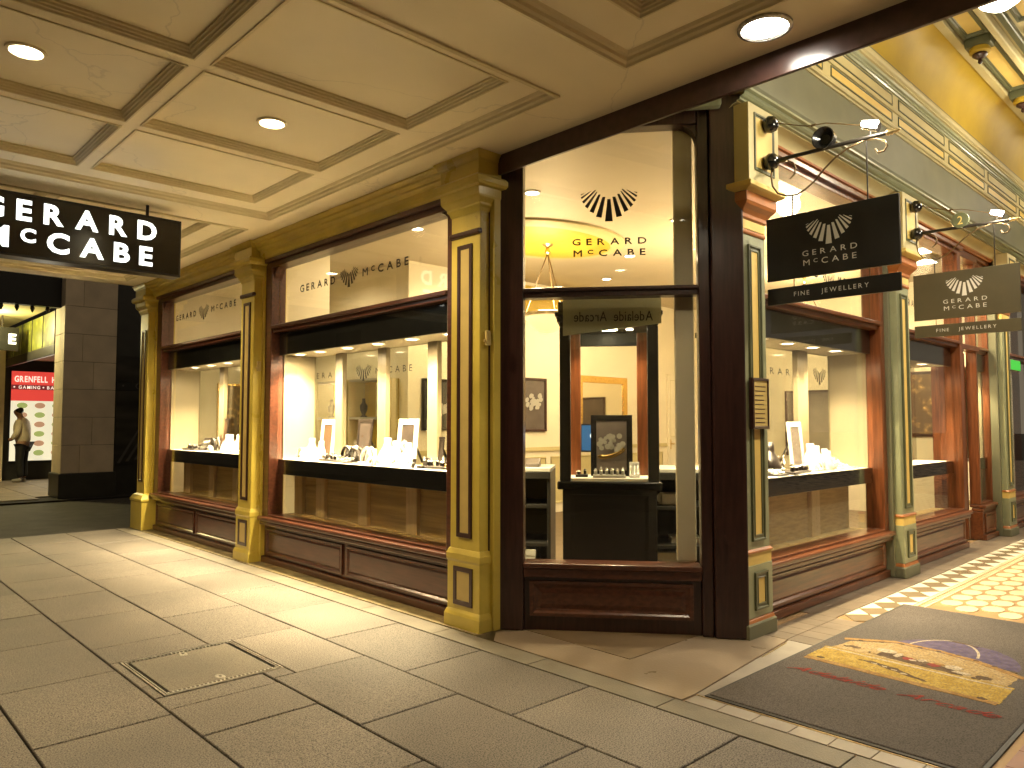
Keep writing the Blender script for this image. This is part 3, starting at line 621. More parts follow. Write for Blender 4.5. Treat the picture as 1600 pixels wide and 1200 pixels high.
LVS = (2.985, 2.372, 2.315, .470, .345, .085)
w_big = window(LF, 1.70, 4.80, 'mahogany_red', 'mahogany_red', LVS, .13)
w_small = window(LF, 5.20, 7.99, 'mahogany_red', 'mahogany_red', (2.995, 2.39, 2.335, .485, .355, .085), .16)
LVR = (3.33, 2.315, 2.255, .425, .315, .085)
w_arc = window(RF, 1.53, 3.95, 'varnished_wood', 'varnished_rail', LVR, .11, panels=1, ww='varnished_wood')

# corner window (chamfer)
C0 = MB(CF); C0.box(-.02, .165, .0, .14, .004, 3.60); C0.box(1.345, 1.42, -.0, .14, .004, 3.60)
cw = shop.part(C0, 'corner_window', 'mahogany', .008)
mb = MB(CF); mb.box(1.423, CLEN + .08, -.035, .12, .004, 3.60); shop.part(mb, 'corner_post', 'mahogany', .012, under=cw)
mb = MB(CF); mb.box(-.105, -.023, -.02, .12, .004, 3.3); shop.part(mb, 'corner_post', 'mahogany', .012, under=cw)
mb = MB(CF); mb.box(.166, 1.344, .01, .13, 2.262, 2.318); mb.box(.166, 1.344, -.012, .008, 2.30, 2.325); shop.part(mb, 'transom', 'mahogany', .006, under=cw)
mb = MB(CF); mb.box(.166, 1.344, .005, .13, 3.43, 3.60); shop.part(mb, 'head_rail', 'mahogany', .006, under=cw)
for sa, d in ((.166, 1), (1.344, -1)):
    R = .13; pts = [(sa, 3.43)] + [(sa + d * R * (1 - math.sin(q)), 3.43 - R * (1 - math.cos(q))) for q in [math.pi / 2 * i / 8 for i in range(9)]]
    mb = MB(CF); mb.prism(pts, lambda p, q, w: (p, w, q), .03, .12); shop.part(mb, 'corner_bracket', 'mahogany', .003, under=cw)
mb = MB(CF).box(.160, 1.35, .075, .081, 2.318, 3.43); shop.part(mb, 'upper_pane', 'window_glass', under=cw)
mb = MB(CF).box(.160, 1.35, .075, .081, .455, 2.262); shop.part(mb, 'lower_pane', 'window_glass', under=cw)
mb = MB(CF); mb.box(.166, 1.344, -.02, .16, .425, .458); mb.box(.166, 1.344, .005, .15, .36, .423); shop.part(mb, 'sill', 'mahogany_red', .006, under=cw)
mb = MB(CF); mb.box(.166, 1.344, .035, .15, .004, .358)
rs = shop.part(mb, 'stall_riser', 'mahogany', .004)
q = MB(CF).loops(panel_loops(.205, 1.29, .10, .335, [(0, .05), (0, .018), (.022, .018), (.034, .028), (.05, .034), (.08, .026)])); shop.part(q, 'riser_panel', 'mahogany_red', .002, under=rs)

# arcade pilasters
def pilaster_arcade(s, z_top=3.60):
    a = .155
    def ring(a0, t0, z): return [(s - a0, t0, z), (s + a0, t0, z), (s + a0, .30, z), (s - a0, .30, z)]
    mb = MB(RF); mb.box(s - a, s + a, .03, .31, .1, 3.0); P_ = shop.part(mb, 'pilaster', 'sage', .006)
    mb = MB(RF); mb.box(s - a - .05, s + a + .035, .09, .33, .004, 3.60); shop.part(mb, 'backing', 'slate_paint', .006, under=P_)
    shop.part(MB(RF).loops([ring(a + .03, 0, .004), ring(a + .03, 0, .088), ring(a + .022, .008, .10)]), 'plinth', 'slate_paint', .004, under=P_)
    shop.part(MB(RF).loops([ring(a + .02, .009, .10), ring(a + .014, .014, .118), ring(a + .002, .026, .13)]), 'base_bead', 'terracotta', .003, under=P_)
    shop.part(MB(RF).loops([ring(a + .006, .016, .13), ring(a + .006, .016, .468)]), 'pedestal', 'sage', .003, under=P_)
    shop.part(MB(RF).loops([ring(a + .003, .020, .468), ring(a + .003, .020, .545)]), 'band', 'primrose', .003, under=P_)
    shop.part(MB(RF).loops([ring(a + .012, .012, .546), ring(a + .012, .012, .556), ring(a - .002, .028, .570)]), 'base_bead', 'terracotta', .003, under=P_)
    for z0, z1, tt in ((.175, .42, .010), (.62, 2.60, .024)):
        q = MB(RF).loops(panel_loops(s - .085, s + .085, z0, z1, [(0, tt + .01), (0, tt - .008), (.012, tt - .008), (.016, tt), (.03, tt), (.034, tt - .004), (.04, tt - .004), (.042, tt + .004)]), False, False); shop.part(q, 'panel_trim', 'sage_dark', .001, under=P_)
        q = MB(RF).loops(panel_loops(s - .046, s + .046, z0 + .039, z1 - .039, [(0, tt + .006), (0, tt + .002)])); shop.part(q, 'panel', 'primrose', under=P_)
    shop.part(MB(RF).box(s - a - .006, s + a + .006, .018, .2, 2.665, 2.70), 'necking_bead', 'terracotta', .014, under=P_)
    shop.part(MB(RF).box(s - a - .002, s + a + .002, .026, .2, 2.703, 2.765), 'band', 'primrose', .003, under=P_)
    cap = [ring(a - .002, .03, 2.76), ring(a + .01, .014, 2.775), ring(a + .01, .014, 2.80), ring(a + .028, -.004, 2.825), ring(a + .042, -.03, 2.85), ring(a + .05, -.04, 2.87), ring(a + .05, -.04, 2.93)]
    shop.part(MB(RF).loops(cap), 'capital', 'terracotta', .003, under=P_)
    shop.part(MB(RF).loops([ring(a + .05, -.04, 2.931), ring(a + .075, -.075, 2.945), ring(a + .085, -.09, 2.955), ring(a + .085, -.09, 2.985), ring(a + .06, -.07, 2.995)]), 'abacus', 'primrose', .003, under=P_)
    mb = MB(RF).box(s - .205, s + .205, -.06, .30, 2.994, 3.52); shop.part(mb, 'head_block', 'cream_paint', .004, under=P_)
    q = MB(RF).loops(panel_loops(s - .135, s + .135, 3.075, 3.465, [(0, -.055), (0, -.068), (.012, -.068), (.016, -.062), (.024, -.062), (.028, -.058)]), False, False); shop.part(q, 'panel_trim', 'sage_dark', .001, under=P_)
    q = MB(RF).loops(panel_loops(s - .109, s + .109, 3.101, 3.439, [(0, -.055), (0, -.0625)])); shop.part(q, 'panel', 'primrose', under=P_)
for s in (1.345, 4.13, 7.72): pilaster_arcade(s)

# door bay
w_d1 = window(RF, 4.33, 6.30, 'varnished_wood', 'varnished_rail', (3.33, 2.315, 2.255, .425, .315, .085), .12, panels=1)
w_d2 = window(RF, 6.98, 7.555, 'varnished_wood', 'varnished_rail', (3.33, 2.315, 2.255, .425, .315, .085), .05, panels=1, arch=False, t0=.18)
for z0, z1 in ((2.255, 2.315), (3.33, 3.415)): shop.part(MB(RF).box(6.30, 6.98, .14, .28, z0, z1), 'door_head', 'varnished_rail', .006)
mb = MB(RF).box(6.30, 6.98, .215, .221, 2.315, 3.33); shop.part(mb, 'fanlight_pane', 'window_glass')
for a in (6.305, 6.92): shop.part(MB(RF).box(a, a + .055, .30, .40, .0, 2.25), 'door_jamb', 'varnished_wood', .006)
dl = MB(at(6.89, .40, 0, math.radians(112)))
dl.box(-.0, .10, -.02, .025, .02, 2.23); dl.box(.60, .70, -.02, .025, .02, 2.23); dl.box(.10, .60, -.02, .025, .02, .30); dl.box(.10, .60, -.02, .025, 2.12, 2.23)
d_ = shop.part(dl, 'door', 'varnished_wood', .005)
shop.part(MB(at(6.89, .40, 0, math.radians(112))).box(.10, .60, 0, .006, .30, 2.12), 'door_pane', 'window_glass', under=d_)
for z in (.3, 1.15, 2.0): shop.part(MB().box(6.895, 6.925, .375, .41, z - .06, z + .06), 'hinge', 'iron', .003, under=d_)
dl = MB(at(6.39, .40, 0, math.radians(75)))
dl.box(-.0, .10, -.02, .025, .02, 2.23); dl.box(.50, .60, -.02, .025, .02, 2.23); dl.box(.10, .50, -.02, .025, .02, .30); dl.box(.10, .50, -.02, .025, 2.12, 2.23)
d_ = shop.part(dl, 'door', 'varnished_wood', .005)
shop.part(MB(at(6.39, .40, 0, math.radians(75))).box(.10, .50, 0, .006, .30, 2.12), 'door_pane', 'window_glass', under=d_)

# lettering and shells on the glass
LR, LU, UP = (0, -1, 0), (0, 0, 1), (0, 0, 1)
def win_sign(x, y, z, r, width, m, under, cap=.066, spread=.62):
    r = Vector(r); c = Vector((x, y, z))
    mb = MB(); lw = width * .155
    text(mb, 'GERARD', c - r * width * .315 - Vector((0, 0, cap * .5)), r, UP, width * .365, cap, .42, bold=.0022); shop.part(mb, 'lettering', m, under=under); mb = MB()
    text(mb, 'M^cCABE', c + r * width * .312 - Vector((0, 0, cap * .5)), r, UP, width * .375, cap, .42, bold=.0022)
    shop.part(mb, 'lettering', m, under=under)
    mb = logo(MB(), c + Vector((0, 0, -.012)), r, UP, width * .165); shop.part(mb, 'shell_emblem', m, under=under)
win_sign(.212, 3.33, 2.712, LR, 1.80, 'black_letter', w_big)
win_sign(.212, 6.63, 2.755, LR, 1.84, 'black_letter', w_small)
win_sign(2.95, .212, 2.63, (1, 0, 0), 1.50, 'black_letter', w_arc)
win_sign(5.35, .212, 2.63, (1, 0, 0), 1.40, 'black_letter', w_d1)
e3 = Vector((_E.x, _E.y, 0)); cc = Vector(CF(.755, .070, 0))
mb = logo(MB(), cc + Vector((0, 0, 2.905)), e3, UP, .385); shop.part(mb, 'shell_emblem', 'black_letter', under=cw)
mb = MB(); text(mb, 'GERARD', cc + Vector((0, 0, 2.632)), e3, UP, .505, .043, .48, bold=.0016); shop.part(mb, 'lettering', 'black_letter', under=cw); mb = MB(); text(mb, 'M^cCABE', cc + Vector((0, 0, 2.553)), e3, UP, .49, .043, .46, bold=.0016); shop.part(mb, 'lettering', 'black_letter', under=cw)

# ------------------------------------------------------------------ display cases behind the windows
DISP = []
def display(tf, s0, s1, lv, posts, lows, lamps, side0=True, side1=True, oak=True, power=250.0, back=.62, backsign=None):
    zd, zb, zc, zl = lv          # deck, band bottom, display ceiling, ledge
    D = MB(tf).box(s0, s1, .228, .262, zb, zd); case = shop.part(D, 'display_case', 'black_gloss', .003)
    shop.part(MB(tf).box(s0, s1, .228, .262, zc - .005, zc + .225), 'fascia_board', 'black_board', .002, under=case)
    shop.part(MB(tf).box(s0, s1, .264, back + .02, zd - .04, zd), 'deck', 'deck_white', under=case)
    shop.part(MB(tf).box(s0, s1, .264, back + .06, zc, zc + .04), 'case_ceiling', 'maple', under=case)
    for on, u in ((side0, s0), (side1, s1 - .03)):
        if on: shop.part(MB(tf).box(u, u + .03, .264, back + .02, zd + .001, zc - .001), 'side_panel', 'maple', .002, under=case)
    for a, b in posts: shop.part(MB(tf).box(a, b, back - .05, back, zd + .001, zc - .001), 'post', 'maple_post', .004, under=case)
    shop.part(MB(tf).box(s0 + .031, s1 - .031, back + .004, back + .010, zd + .001, zc - .001), 'back_pane', 'back_glass', under=case)
    if oak:
        shop.part(MB(tf).box(s0, s1, .46, .48, zl + .002, zd - .041), 'lower_panel', 'oak_board', under=case)
        for a, b in lows: shop.part(MB(tf).box(a, b, .42, .459, zl + .002, zd - .041), 'lower_post', 'oak_post', .003, under=case)
    shop.part(MB(tf).box(s0, s1, .30, .459, zl - .02, zl + .001), 'case_floor', 'oak_board', under=case)
    for s in lamps:
        p = tf(s, .34, zc)
        mb = MB().lathe([(.062, 0), (.062, -.006), (.046, -.008), (.046, -.002)], p, 20); f_ = shop.part(mb, 'downlight', 'deck_white', smooth=True, under=case)
        mb = MB().lathe([(.0455, -.001), (.0455, -.0035)], p, 20); shop.part(mb, 'downlight_lens', 'lamp_display', under=case)
        q_ = tf(s, .45, 0); spot('display_lamp', (p[0], p[1], zc - .02), (q_[0], q_[1], 1.0), power, SOFT, 116, .9, .06, case)
        spot('display_lamp', (p[0], p[1], zc - .02), (p[0], p[1], 0), power * .045, SOFT, 172, .3, .06, case)
    return case
mid = lambda a, b: ((a + b) / 2)
display(LF, 1.80, 4.70, (1.035, .885, 2.095, .47), [(2.505, 2.64), (3.265, 3.40), (4.02, 4.155)], [(2.58, 2.73), (3.33, 3.47), (4.08, 4.24), (4.52, 4.68)], (2.05, 2.55, 3.05, 3.55, 4.05, 4.45))
display(LF, 5.33, 7.83, (1.055, .90, 2.11, .485), [(5.95, 6.10), (6.85, 7.0)], [(6.05, 6.2), (6.75, 6.9), (7.5, 7.66)], (5.7, 6.2, 6.7, 7.2), power=250)
display(RF, 1.60, 3.86, (.990, .855, 2.045, .425), [(2.1, 2.2), (3.06, 3.26)], [(2.0, 2.15), (3.0, 3.16)], (2.0, 2.45, 2.9, 3.35), side0=False, power=150, back=.60)
display(RF, 4.44, 6.19, (.970, .835, 2.05, .425), [(5.35, 5.53)], [], (4.9, 5.6), side0=True, side1=False, oak=False, power=130, back=.60)
display(RF, 7.03, 7.505, (.970, .835, 2.05, .425), [], [], (7.27,), oak=True, power=90, back=.60)
# the shop name again on the glass doors at the back of the cases
mb = MB(); text(mb, 'GERARD', (.634, 4.42, 1.865), LR, UP, .70, .058, .5); shop.part(mb, 'back_lettering', 'black_letter'); mb = MB(); text(mb, 'M^cCABE', (.634, 3.24, 1.865), LR, UP, .58, .058, .5); shop.part(mb, 'back_lettering', 'black_letter'); mb = MB(); logo(mb, (.634, 3.74, 1.885), LR, UP, .27); shop.part(mb, 'back_lettering', 'black_letter')
mb = MB(); text(mb, 'GERARD', (2.80, .614, 1.82), (1, 0, 0), UP, .78, .055, .5); shop.part(mb, 'back_lettering', 'black_letter'); mb = MB(); text(mb, 'M^cCABE', (4.18, .614, 1.82), (1, 0, 0), UP, .70, .055, .5); shop.part(mb, 'back_lettering', 'black_letter'); mb = MB(); logo(mb, (3.64, .614, 1.84), (1, 0, 0), UP, .27); shop.part(mb, 'back_lettering', 'black_letter')

# ------------------------------------------------------------------ the room behind
def S(mb, name, m, label): o = mb.build(name, m); tag(o, label, name.split('_')[-1], kind='structure'); return o
S(MB().box(.30, 9.2, .30, 8.5, -.15, .006), 'shop_floor', 'shop_floor', 'dark carpeted floor inside the jewellery shop')
mb = MB(); N_ = 40; cxr, cyr, ra, rb = 3.0, 3.55, .95, .68
cl = [[(cxr + (ra + e) * math.cos(2 * math.pi * j / N_), cyr + (rb + e) * math.sin(2 * math.pi * j / N_), z) for j in range(N_)] for e, z in ((.10, 3.53), (.10, 3.50), (.03, 3.48), (.0, 3.50), (0, 3.54))]
mb.box(.27, 9.2, .30, 8.5, 3.56, 3.70); S(mb, 'shop_ceiling', 'shop_ceiling', 'pale plaster ceiling inside the jewellery shop')
rose = Kit('ceiling_rose', (cxr, cyr, 3.55), 'yellow oval moulded rose on the shop ceiling above the bowl lamp', 'ceiling rose')
el = lambda e, z, q=1.0: [(cxr + (ra * q + e) * math.cos(2 * math.pi * j / N_), cyr + (rb * q + e) * math.sin(2 * math.pi * j / N_), z) for j in range(N_)]
rose.part(MB().loops([el(.12, 3.558), el(.12, 3.535), el(.06, 3.515), el(.0, 3.51), el(-.05, 3.512)], False, False), 'rim', 'cream_paint', smooth=True)
rose.part(MB().loops([el(-.05, 3.5115), el(-.3, 3.50)]), 'field', 'cove_yellow')
S(MB().box(2.5, 9.1, 5.6, 5.75, .006, 3.56), 'partition_wall', 'wall_cream', 'cream wall with a dado across the shop interior')
S(MB().box(2.5, 2.65, 5.75, 8.36, .006, 3.56), 'cabinet_wall', 'wall_cream', 'cream wall carrying the lit cabinets')
S(MB().box(9.0, 9.15, .30, 5.6, .006, 3.56), 'end_wall', 'wall_cream', 'cream end wall of the shop')
S(MB().box(.12, 2.65, 8.37, 8.5, .004, 3.70), 'lane_wall', 'wall_cream', 'rendered wall of the shop on the lane side')
S(MB().box(.30, .90, 4.86, 4.99, 2.15, 3.56), 'nib_wall', 'wall_cream', 'short wall between the two street windows')
S(MB().box(.30, .42, 1.30, 8.37, 3.075, 3.56), 'bulkhead_wall', 'wall_cream', 'bulkhead over the street windows')
S(MB().box(1.2, 12, .30, .42, 3.42, 3.56), 'lintel_wall', 'wall_cream', 'bulkhead over the arcade windows')
S(MB().box(10.3, 14, .20, .40, .0, 3.42), 'neighbour_wall', 'sage_dark', 'dark shopfront wall further along the arcade')
_own = shop; shop = Kit('neighbour_shopfront', (9.1, .2, 0), 'unlit brown timber shopfront beyond the last arcade pilaster', 'shopfront')
window(RF, 7.93, 10.28, 'varnished_wood', 'varnished_rail', (3.33, 2.315, 2.255, .425, .315, .085), .12, panels=2)
shop.part(MB().box(7.95, 10.26, .45, .47, .43, 3.4), 'blind', 'mahogany_red'); shop = _own
mb = MB(); mb.box(2.66, 8.35, 5.575, 5.60, .97, 1.00); mb.box(2.66, 8.35, 5.585, 5.60, 1.0, 1.03)
for i in range(9): mb.loops([[(2.75 + i * .62, 5.6 - d, .15 + e), (2.75 + i * .62 + .5, 5.6 - d, .15 + e), (2.75 + i * .62 + .5, 5.6 - d, .88 - e), (2.75 + i * .62, 5.6 - d, .88 - e)] for d, e in ((0, 0), (.015, .0), (.015, .02), (.005, .03))])
S(mb, 'dado_rail', 'cream_paint', 'cream moulded dado on the inside wall')
S(MB().box(3.9, 6.35, 5.56, 5.60, 3.02, 3.50), 'yellow_bulkhead', 'cove_yellow', 'yellow painted band high on the inside wall')
# cream curtain post just inside the corner glass
mb = MB(CF); mb.box(1.20, 1.33, .16, .22, .46, 3.5); shop.part(mb, 'inner_post', 'wall_cream', .01)
# ceiling downlights of the room
for i, (x, y) in enumerate(((1.6, 2.4), (1.6, 4.2), (1.5, 6.6), (3.4, 2.0), (4.4, 3.4), (5.2, 1.6), (6.6, 3.6), (7.4, 1.6), (5.4, 4.6), (3.2, 4.8))):
    q = Kit('room_downlight', (x, y, 3.56), ['round recessed downlight nearest the corner window', 'round recessed downlight over the large street window', 'round recessed downlight over the far street window', 'round recessed downlight right of the bowl lamp', 'round recessed downlight behind the bowl lamp', 'round recessed downlight over the first arcade window', 'round recessed downlight in the middle of the shop', 'round recessed downlight near the shop door', 'round recessed downlight before the gilt mirror', 'round recessed downlight before the dado wall'][i], 'downlight', 'recessed downlights inside the shop')
    q.part(MB().lathe([(.085, 0), (.085, -.008), (.065, -.01), (.065, -.002)], (x, y, 3.56), 20), 'rim', 'white_card', smooth=True)
    q.part(MB().lathe([(.064, -.001), (.064, -.005)], (x, y, 3.56), 20), 'lens', 'lamp_display')
    spot('room_lamp', (x, y, 3.53), (x, y, 0), 48, SOFT, 165, .6, .08, q.o)
for i, (x, y) in enumerate(((6.55, .70), (7.25, .85))):
    q = Kit('square_ceiling_light', (x, y, 3.56), ['bright square ceiling light left of the shop door', 'bright square ceiling light right of the shop door'][i], 'ceiling light', 'square lights by the door')
    q.part(MB().box(x - .17, x + .17, y - .17, y + .17, 3.50, 3.559), 'tray', 'white_card', .004); q.part(MB().box(x - .15, x + .15, y - .15, y + .15, 3.492, 3.499), 'diffuser', 'lamp_globe')
    spot('square_lamp', (x, y, 3.47), (x, y, 0), 120, SOFT, 170, .6, .15, q.o)
# bowl lamp on chains, plus two added as fill light for the arcade panes
for bx_, by_, bz_, pw_, lb_ in ((3.02, 3.55, 2.62, 50, 'amber alabaster bowl lamp hanging on three chains in the corner window'), (4.5, 1.9, 2.42, 110, 'amber bowl lamp on chains added as fill light behind the first bracket sign'), (7.0, 2.3, 2.80, 100, 'amber bowl lamp on chains added as fill light behind the second bracket sign')):
    k = Kit('bowl_or_fill_lamp', (bx_, by_, 3.5), lb_, 'pendant lamp', 'alabaster bowl lamp in the shop and two added as fill light')
    c = (bx_, by_, bz_)
    k.part(MB().lathe([(.01, -.17), (.10, -.15), (.20, -.09), (.27, .0), (.285, .03), (.265, .03), (.25, .0), (.18, -.08), (.0, -.13)], c, 28), 'bowl', 'alabaster_lit', smooth='all')
    k.part(MB().lathe([(.27, .02), (.292, .022), (.292, .06), (.27, .065)], c, 28), 'band', 'brass', smooth=True)
    for a in (0.4, 2.5, 4.6): k.part(MB().tube([(c[0] + .27 * math.cos(a), c[1] + .27 * math.sin(a), c[2] + .05), (c[0], c[1], 3.40)], .007, 6), 'chain', 'bronze_wire')
    k.part(MB().lathe([(.012, -.12), (.04, -.10), (.02, -.04), (.07, .0), (.07, .02)], (c[0], c[1], 3.50), 16), 'canopy', 'brass', smooth=True)
    point('bowl_or_fill_light', (c[0], c[1], c[2] + .14), pw_, WARM, .12, k.o)

# things on the inside walls
def framed(name, tf, s0, s1, z0, z1, t, art, frame, label, cat, fw=.035, group=None):
    p = tf((s0 + s1) / 2, t, z0); k = Kit(name, p, label, cat, group)
    k.part(MB(tf).loops([rect(s0 + i, s1 - i, z0 + i, z1 - i, t - d) for i, d in ((0, 0), (0, .03), (fw, .03), (fw + .004, .012))], False, False), 'frame', frame, .003)
    k.part(MB(tf).loops([rect(s0 + .01, s1 - .01, z0 + .01, z1 - .01, t - d) for d in (.002, .012)]), 'picture', art)
    return k
RB = lambda s, t, z: (s, t, z)
def petals(k, c, r, u, n, w, m):
    """ring-like cluster drawn on the print"""
    mb = MB(); c = Vector(c); r = Vector(r); u = Vector(u)
    for i in range(n):
        a = random.uniform(0, 6.28); d = w * math.sqrt(random.random()); p = c + r * d * math.cos(a) + u * d * .75 * math.sin(a); q = w * random.uniform(.16, .26); nb = 7
        mb.add([tuple(p + r * q * math.cos(6.28 * j / nb) + u * q * math.sin(6.28 * j / nb) - Vector((r.y, -r.x, 0)) * -.0006 * i) for j in range(nb)], [tuple(range(nb))])
    k.part(mb, 'printed_ring', m)
k = framed('wall_poster', RB, 4.55, 5.12, 1.27, 2.09, 5.6, 'grey_print', 'brown_trim', 'framed grey poster of a pale ring left of the corner cabinet', 'poster'); petals(k, (4.84, 5.578, 1.72), (1, 0, 0), (.3, 0, .95), 26, .17, 'white_card')
k = framed('wall_poster', RB, 7.62, 7.98, 1.27, 2.09, 5.6, 'grey_print', 'brown_trim', 'framed grey poster seen through the right side of the corner cabinet', 'poster'); petals(k, (7.8, 5.578, 1.72), (1, 0, 0), (.3, 0, .95), 20, .11, 'white_card')
k = framed('wall_poster', RB, 2.72, 3.25, 1.30, 2.0, 5.6, 'black_satin', 'black_gloss', 'dark poster of a pale necklace behind the large street display', 'poster'); petals(k, (3.05, 5.578, 1.6), (1, 0, 0), (0, 0, 1), 22, .13, 'white_card')
k = framed('gilt_mirror', RB, 5.86, 7.15, .95, 2.18, 5.6, 'mirror_face', 'gold', 'large gilt framed mirror on the wall behind the corner cabinet', 'mirror', .11)
k = framed('wall_poster', lambda s, t, z: (t, s, z), 1.25, 1.85, 1.2, 2.18, 9.0, 'gold_print', 'brown_trim', 'dark gold patterned picture inside the door bay', 'poster')
k = framed('wall_poster', lambda s, t, z: (t, s, z), 2.55, 3.6, .85, 1.95, 9.0, 'grey_print', 'brown_trim', 'brown picture behind the first arcade display', 'poster')
k = framed('wall_poster', RB, 1.10, 1.66, 1.1, 1.98, 8.37, 'gold_print', 'gold', 'golden ornament picture behind the far street display', 'poster')
# interior door
k = Kit('interior_door', (8.62, 5.6, 0), 'cream panelled interior door with a lever handle at the right', 'door')
k.part(MB().box(8.36, 8.94, 5.555, 5.60, .01, 2.30), 'leaf', 'wall_cream', .006)
k.part(MB().loops([rect(8.42, 8.88, 1.15, 2.2, t) for t in (5.556, 5.55)] + [rect(8.44, 8.86, 1.17, 2.18, 5.56)]), 'door_panel', 'cream_paint')
mb = MB(); mb.tube([(8.42, 5.553, 1.02), (8.42, 5.51, 1.02), (8.53, 5.505, 1.02)], .012, 8); mb.box(8.40, 8.44, 5.549, 5.556, .92, 1.1); k.part(mb, 'handle', 'brass', smooth=True)
# lit wall cabinets seen through the street display
for i, (a, b) in enumerate(((5.80, 6.62), (6.66, 7.48), (7.52, 8.30))):
    k = Kit('wall_cabinet', (2.4, (a + b) / 2, .9), ['yellow backed wall cabinet nearest the dark poster', 'yellow backed wall cabinet in the middle of its row', 'yellow backed wall cabinet furthest from the dark poster'][i], 'cabinet', 'wall cabinets behind the street display')
    k.part(MB().box(2.485, 2.499, a, b, .9, 2.0), 'back', 'cove_yellow'); mb = MB()
    for z in (.9, 1.45, 1.97): k.part(MB().box(2.22, 2.484, a + .02, b - .02, z, z + .03), 'shelf', 'white_card', .003)
    for y in (a, b - .02): k.part(MB().box(2.22, 2.484, y, y + .02, .9, 2.0), 'side', 'cream_paint', .003)
    k.part(MB().box(2.47, 2.484, (a + b) / 2 - .1, (a + b) / 2 + .1, 1.49, 1.96), 'curtain', 'wall_cream')
    for y in (a + .22, b - .18): k.part(MB().lathe([(.05, 0), (.05, .01), (.02, .03), (.05, .10), (.055, .16), (.025, .20), (.022, .26)], (2.36, y, 1.481), 14), 'bust', 'dark_leather', smooth='all')

# ------------------------------------------------------------------ corner display cabinet and counter
def corner(u0): return None
KF = lambda s, t, z: CF(s, t + 1.0, z)
KF = (lambda c_: (lambda s, t, z: (c_.x + s * _E.x + t * _NN.x, c_.y + s * _E.y + t * _NN.y, z)))(Vector((1.275, 1.235)))
k = Kit('corner_cabinet', KF(0, .25, 0), 'tall dark wooden display cabinet with lit shelf behind the corner window', 'cabinet')
h = .385
mb = MB(KF); mb.box(-h + .02, h - .02, .02, .5, .01, .88); body = k.part(mb, 'base', 'black_satin', .006)
k.part(MB(KF).loops([rect(-.30, .30, .08, .84, t) for t in (.021, .012)] + [rect(-.27, .27, .11, .81, .018)]), 'base_panel', 'black_satin', under=body)
k.part(MB(KF).box(-h - .02, h + .02, -.02, .53, .88, .945), 'ledge', 'black_gloss', .012)
k.part(MB(KF).box(-h + .06, h - .06, .02, .5, .946, .965), 'shelf', 'deck_white')
for s in (-h, h - .085):
    k.part(MB(KF).box(s, s + .085, 0, .07, .946, 2.16), 'post', 'black_satin', .006)
for s in (-h, h - .15): k.part(MB(KF).box(s, s + .15, .44, .5, .946, 2.16), 'post', 'varnished_wood', .006)
mb = MB(KF); mb.box(-h, h, 0, .5, 2.161, 2.20); mb.box(-h - .02, h + .02, -.02, .52, 2.20, 2.24); mb.box(-h - .035, h + .035, -.035, .535, 2.242, 2.275); mb.box(-h - .01, h + .01, -.01, .51, 2.277, 2.36); k.part(mb, 'cornice', 'black_satin', .006)
mb = MB(KF); mb.box(-h + .10, h - .10, .45, .49, 2.05, 2.16); k.part(mb, 'back_rail', 'black_satin', .003)
for s, r in ((-.17, .028), (0, .075), (.17, .028)):
    p = KF(s, .2, 2.16); k.part(MB().lathe([(r, -.001), (r, -.006), (r * .8, -.008)], p, 18), 'cabinet_lens', 'lamp_warm')
    if s == 0: spot('cabinet_lamp', (p[0], p[1], 2.13), (p[0], p[1], 0), 30, SOFT, 140, .6, .05, k.o)
k.part(MB(KF).box(-h + .06, h - .06, .02, .026, .966, 2.16), 'front_pane', 'window_glass')

def stand(x, y, z, w, h, ang, frame, art, label, group=None, fw=.02, tilt=.10, ring=True):
    f = at(x, y, z, ang); tf = lambda s, t, zz: f(s, t + zz * tilt, zz)
    k = Kit('picture_stand', (x, y, z), label, 'picture stand', group)
    k.part(MB(tf).loops([rect(-w / 2 + i, w / 2 - i, i, h - i, d) for i, d in ((0, .012), (0, 0), (fw, 0), (fw + .002, .005))], False, False), 'frame', frame, .001)
    k.part(MB(tf).loops([rect(-w / 2 + .004, w / 2 - .004, .004, h - .004, d) for d in (.013, .005)]), 'picture', art)
    k.part(MB(f).add([(-.02, .012, h * .1), (.02, .012, h * .1), (.02, .02 + h * .45, .001), (-.02, .02 + h * .45, .001), (-.02, .02 + h * tilt, h * .7), (.02, .02 + h * tilt, h * .7)], [(4, 5, 2, 3)]), 'easel_leg', 'dark_leather')
    return k
ang = math.atan2(_E.y, _E.x)
p = KF(.02, .30, .966)
k = stand(p[0], p[1], .966, .34, .50, ang, 'black_gloss', 'grey_print', 'black framed picture of a gold ring inside the corner cabinet', fw=.045)
mb = MB(); f = at(p[0], p[1], .966, ang)
cc2 = Vector(f(.0, .30 * .10, .27)); rr_ = Vector((_E.x, _E.y, 0)); nn_ = Vector((_NN.x, _NN.y, 0))
petals(k, tuple(cc2 - nn_ * .018), tuple(rr_), (0, 0, 1), 30, .10, 'white_velvet')
mb = MB(); mb.tube([tuple(cc2 - nn_ * .02 + rr_ * .10 * math.cos(q) + Vector((0, 0, -.07 + .035 * math.sin(q) + .03 * math.cos(q)))) for q in [math.pi + math.pi * i / 10 for i in range(11)]], .018, 6); k.part(mb, 'printed_band', 'gold')

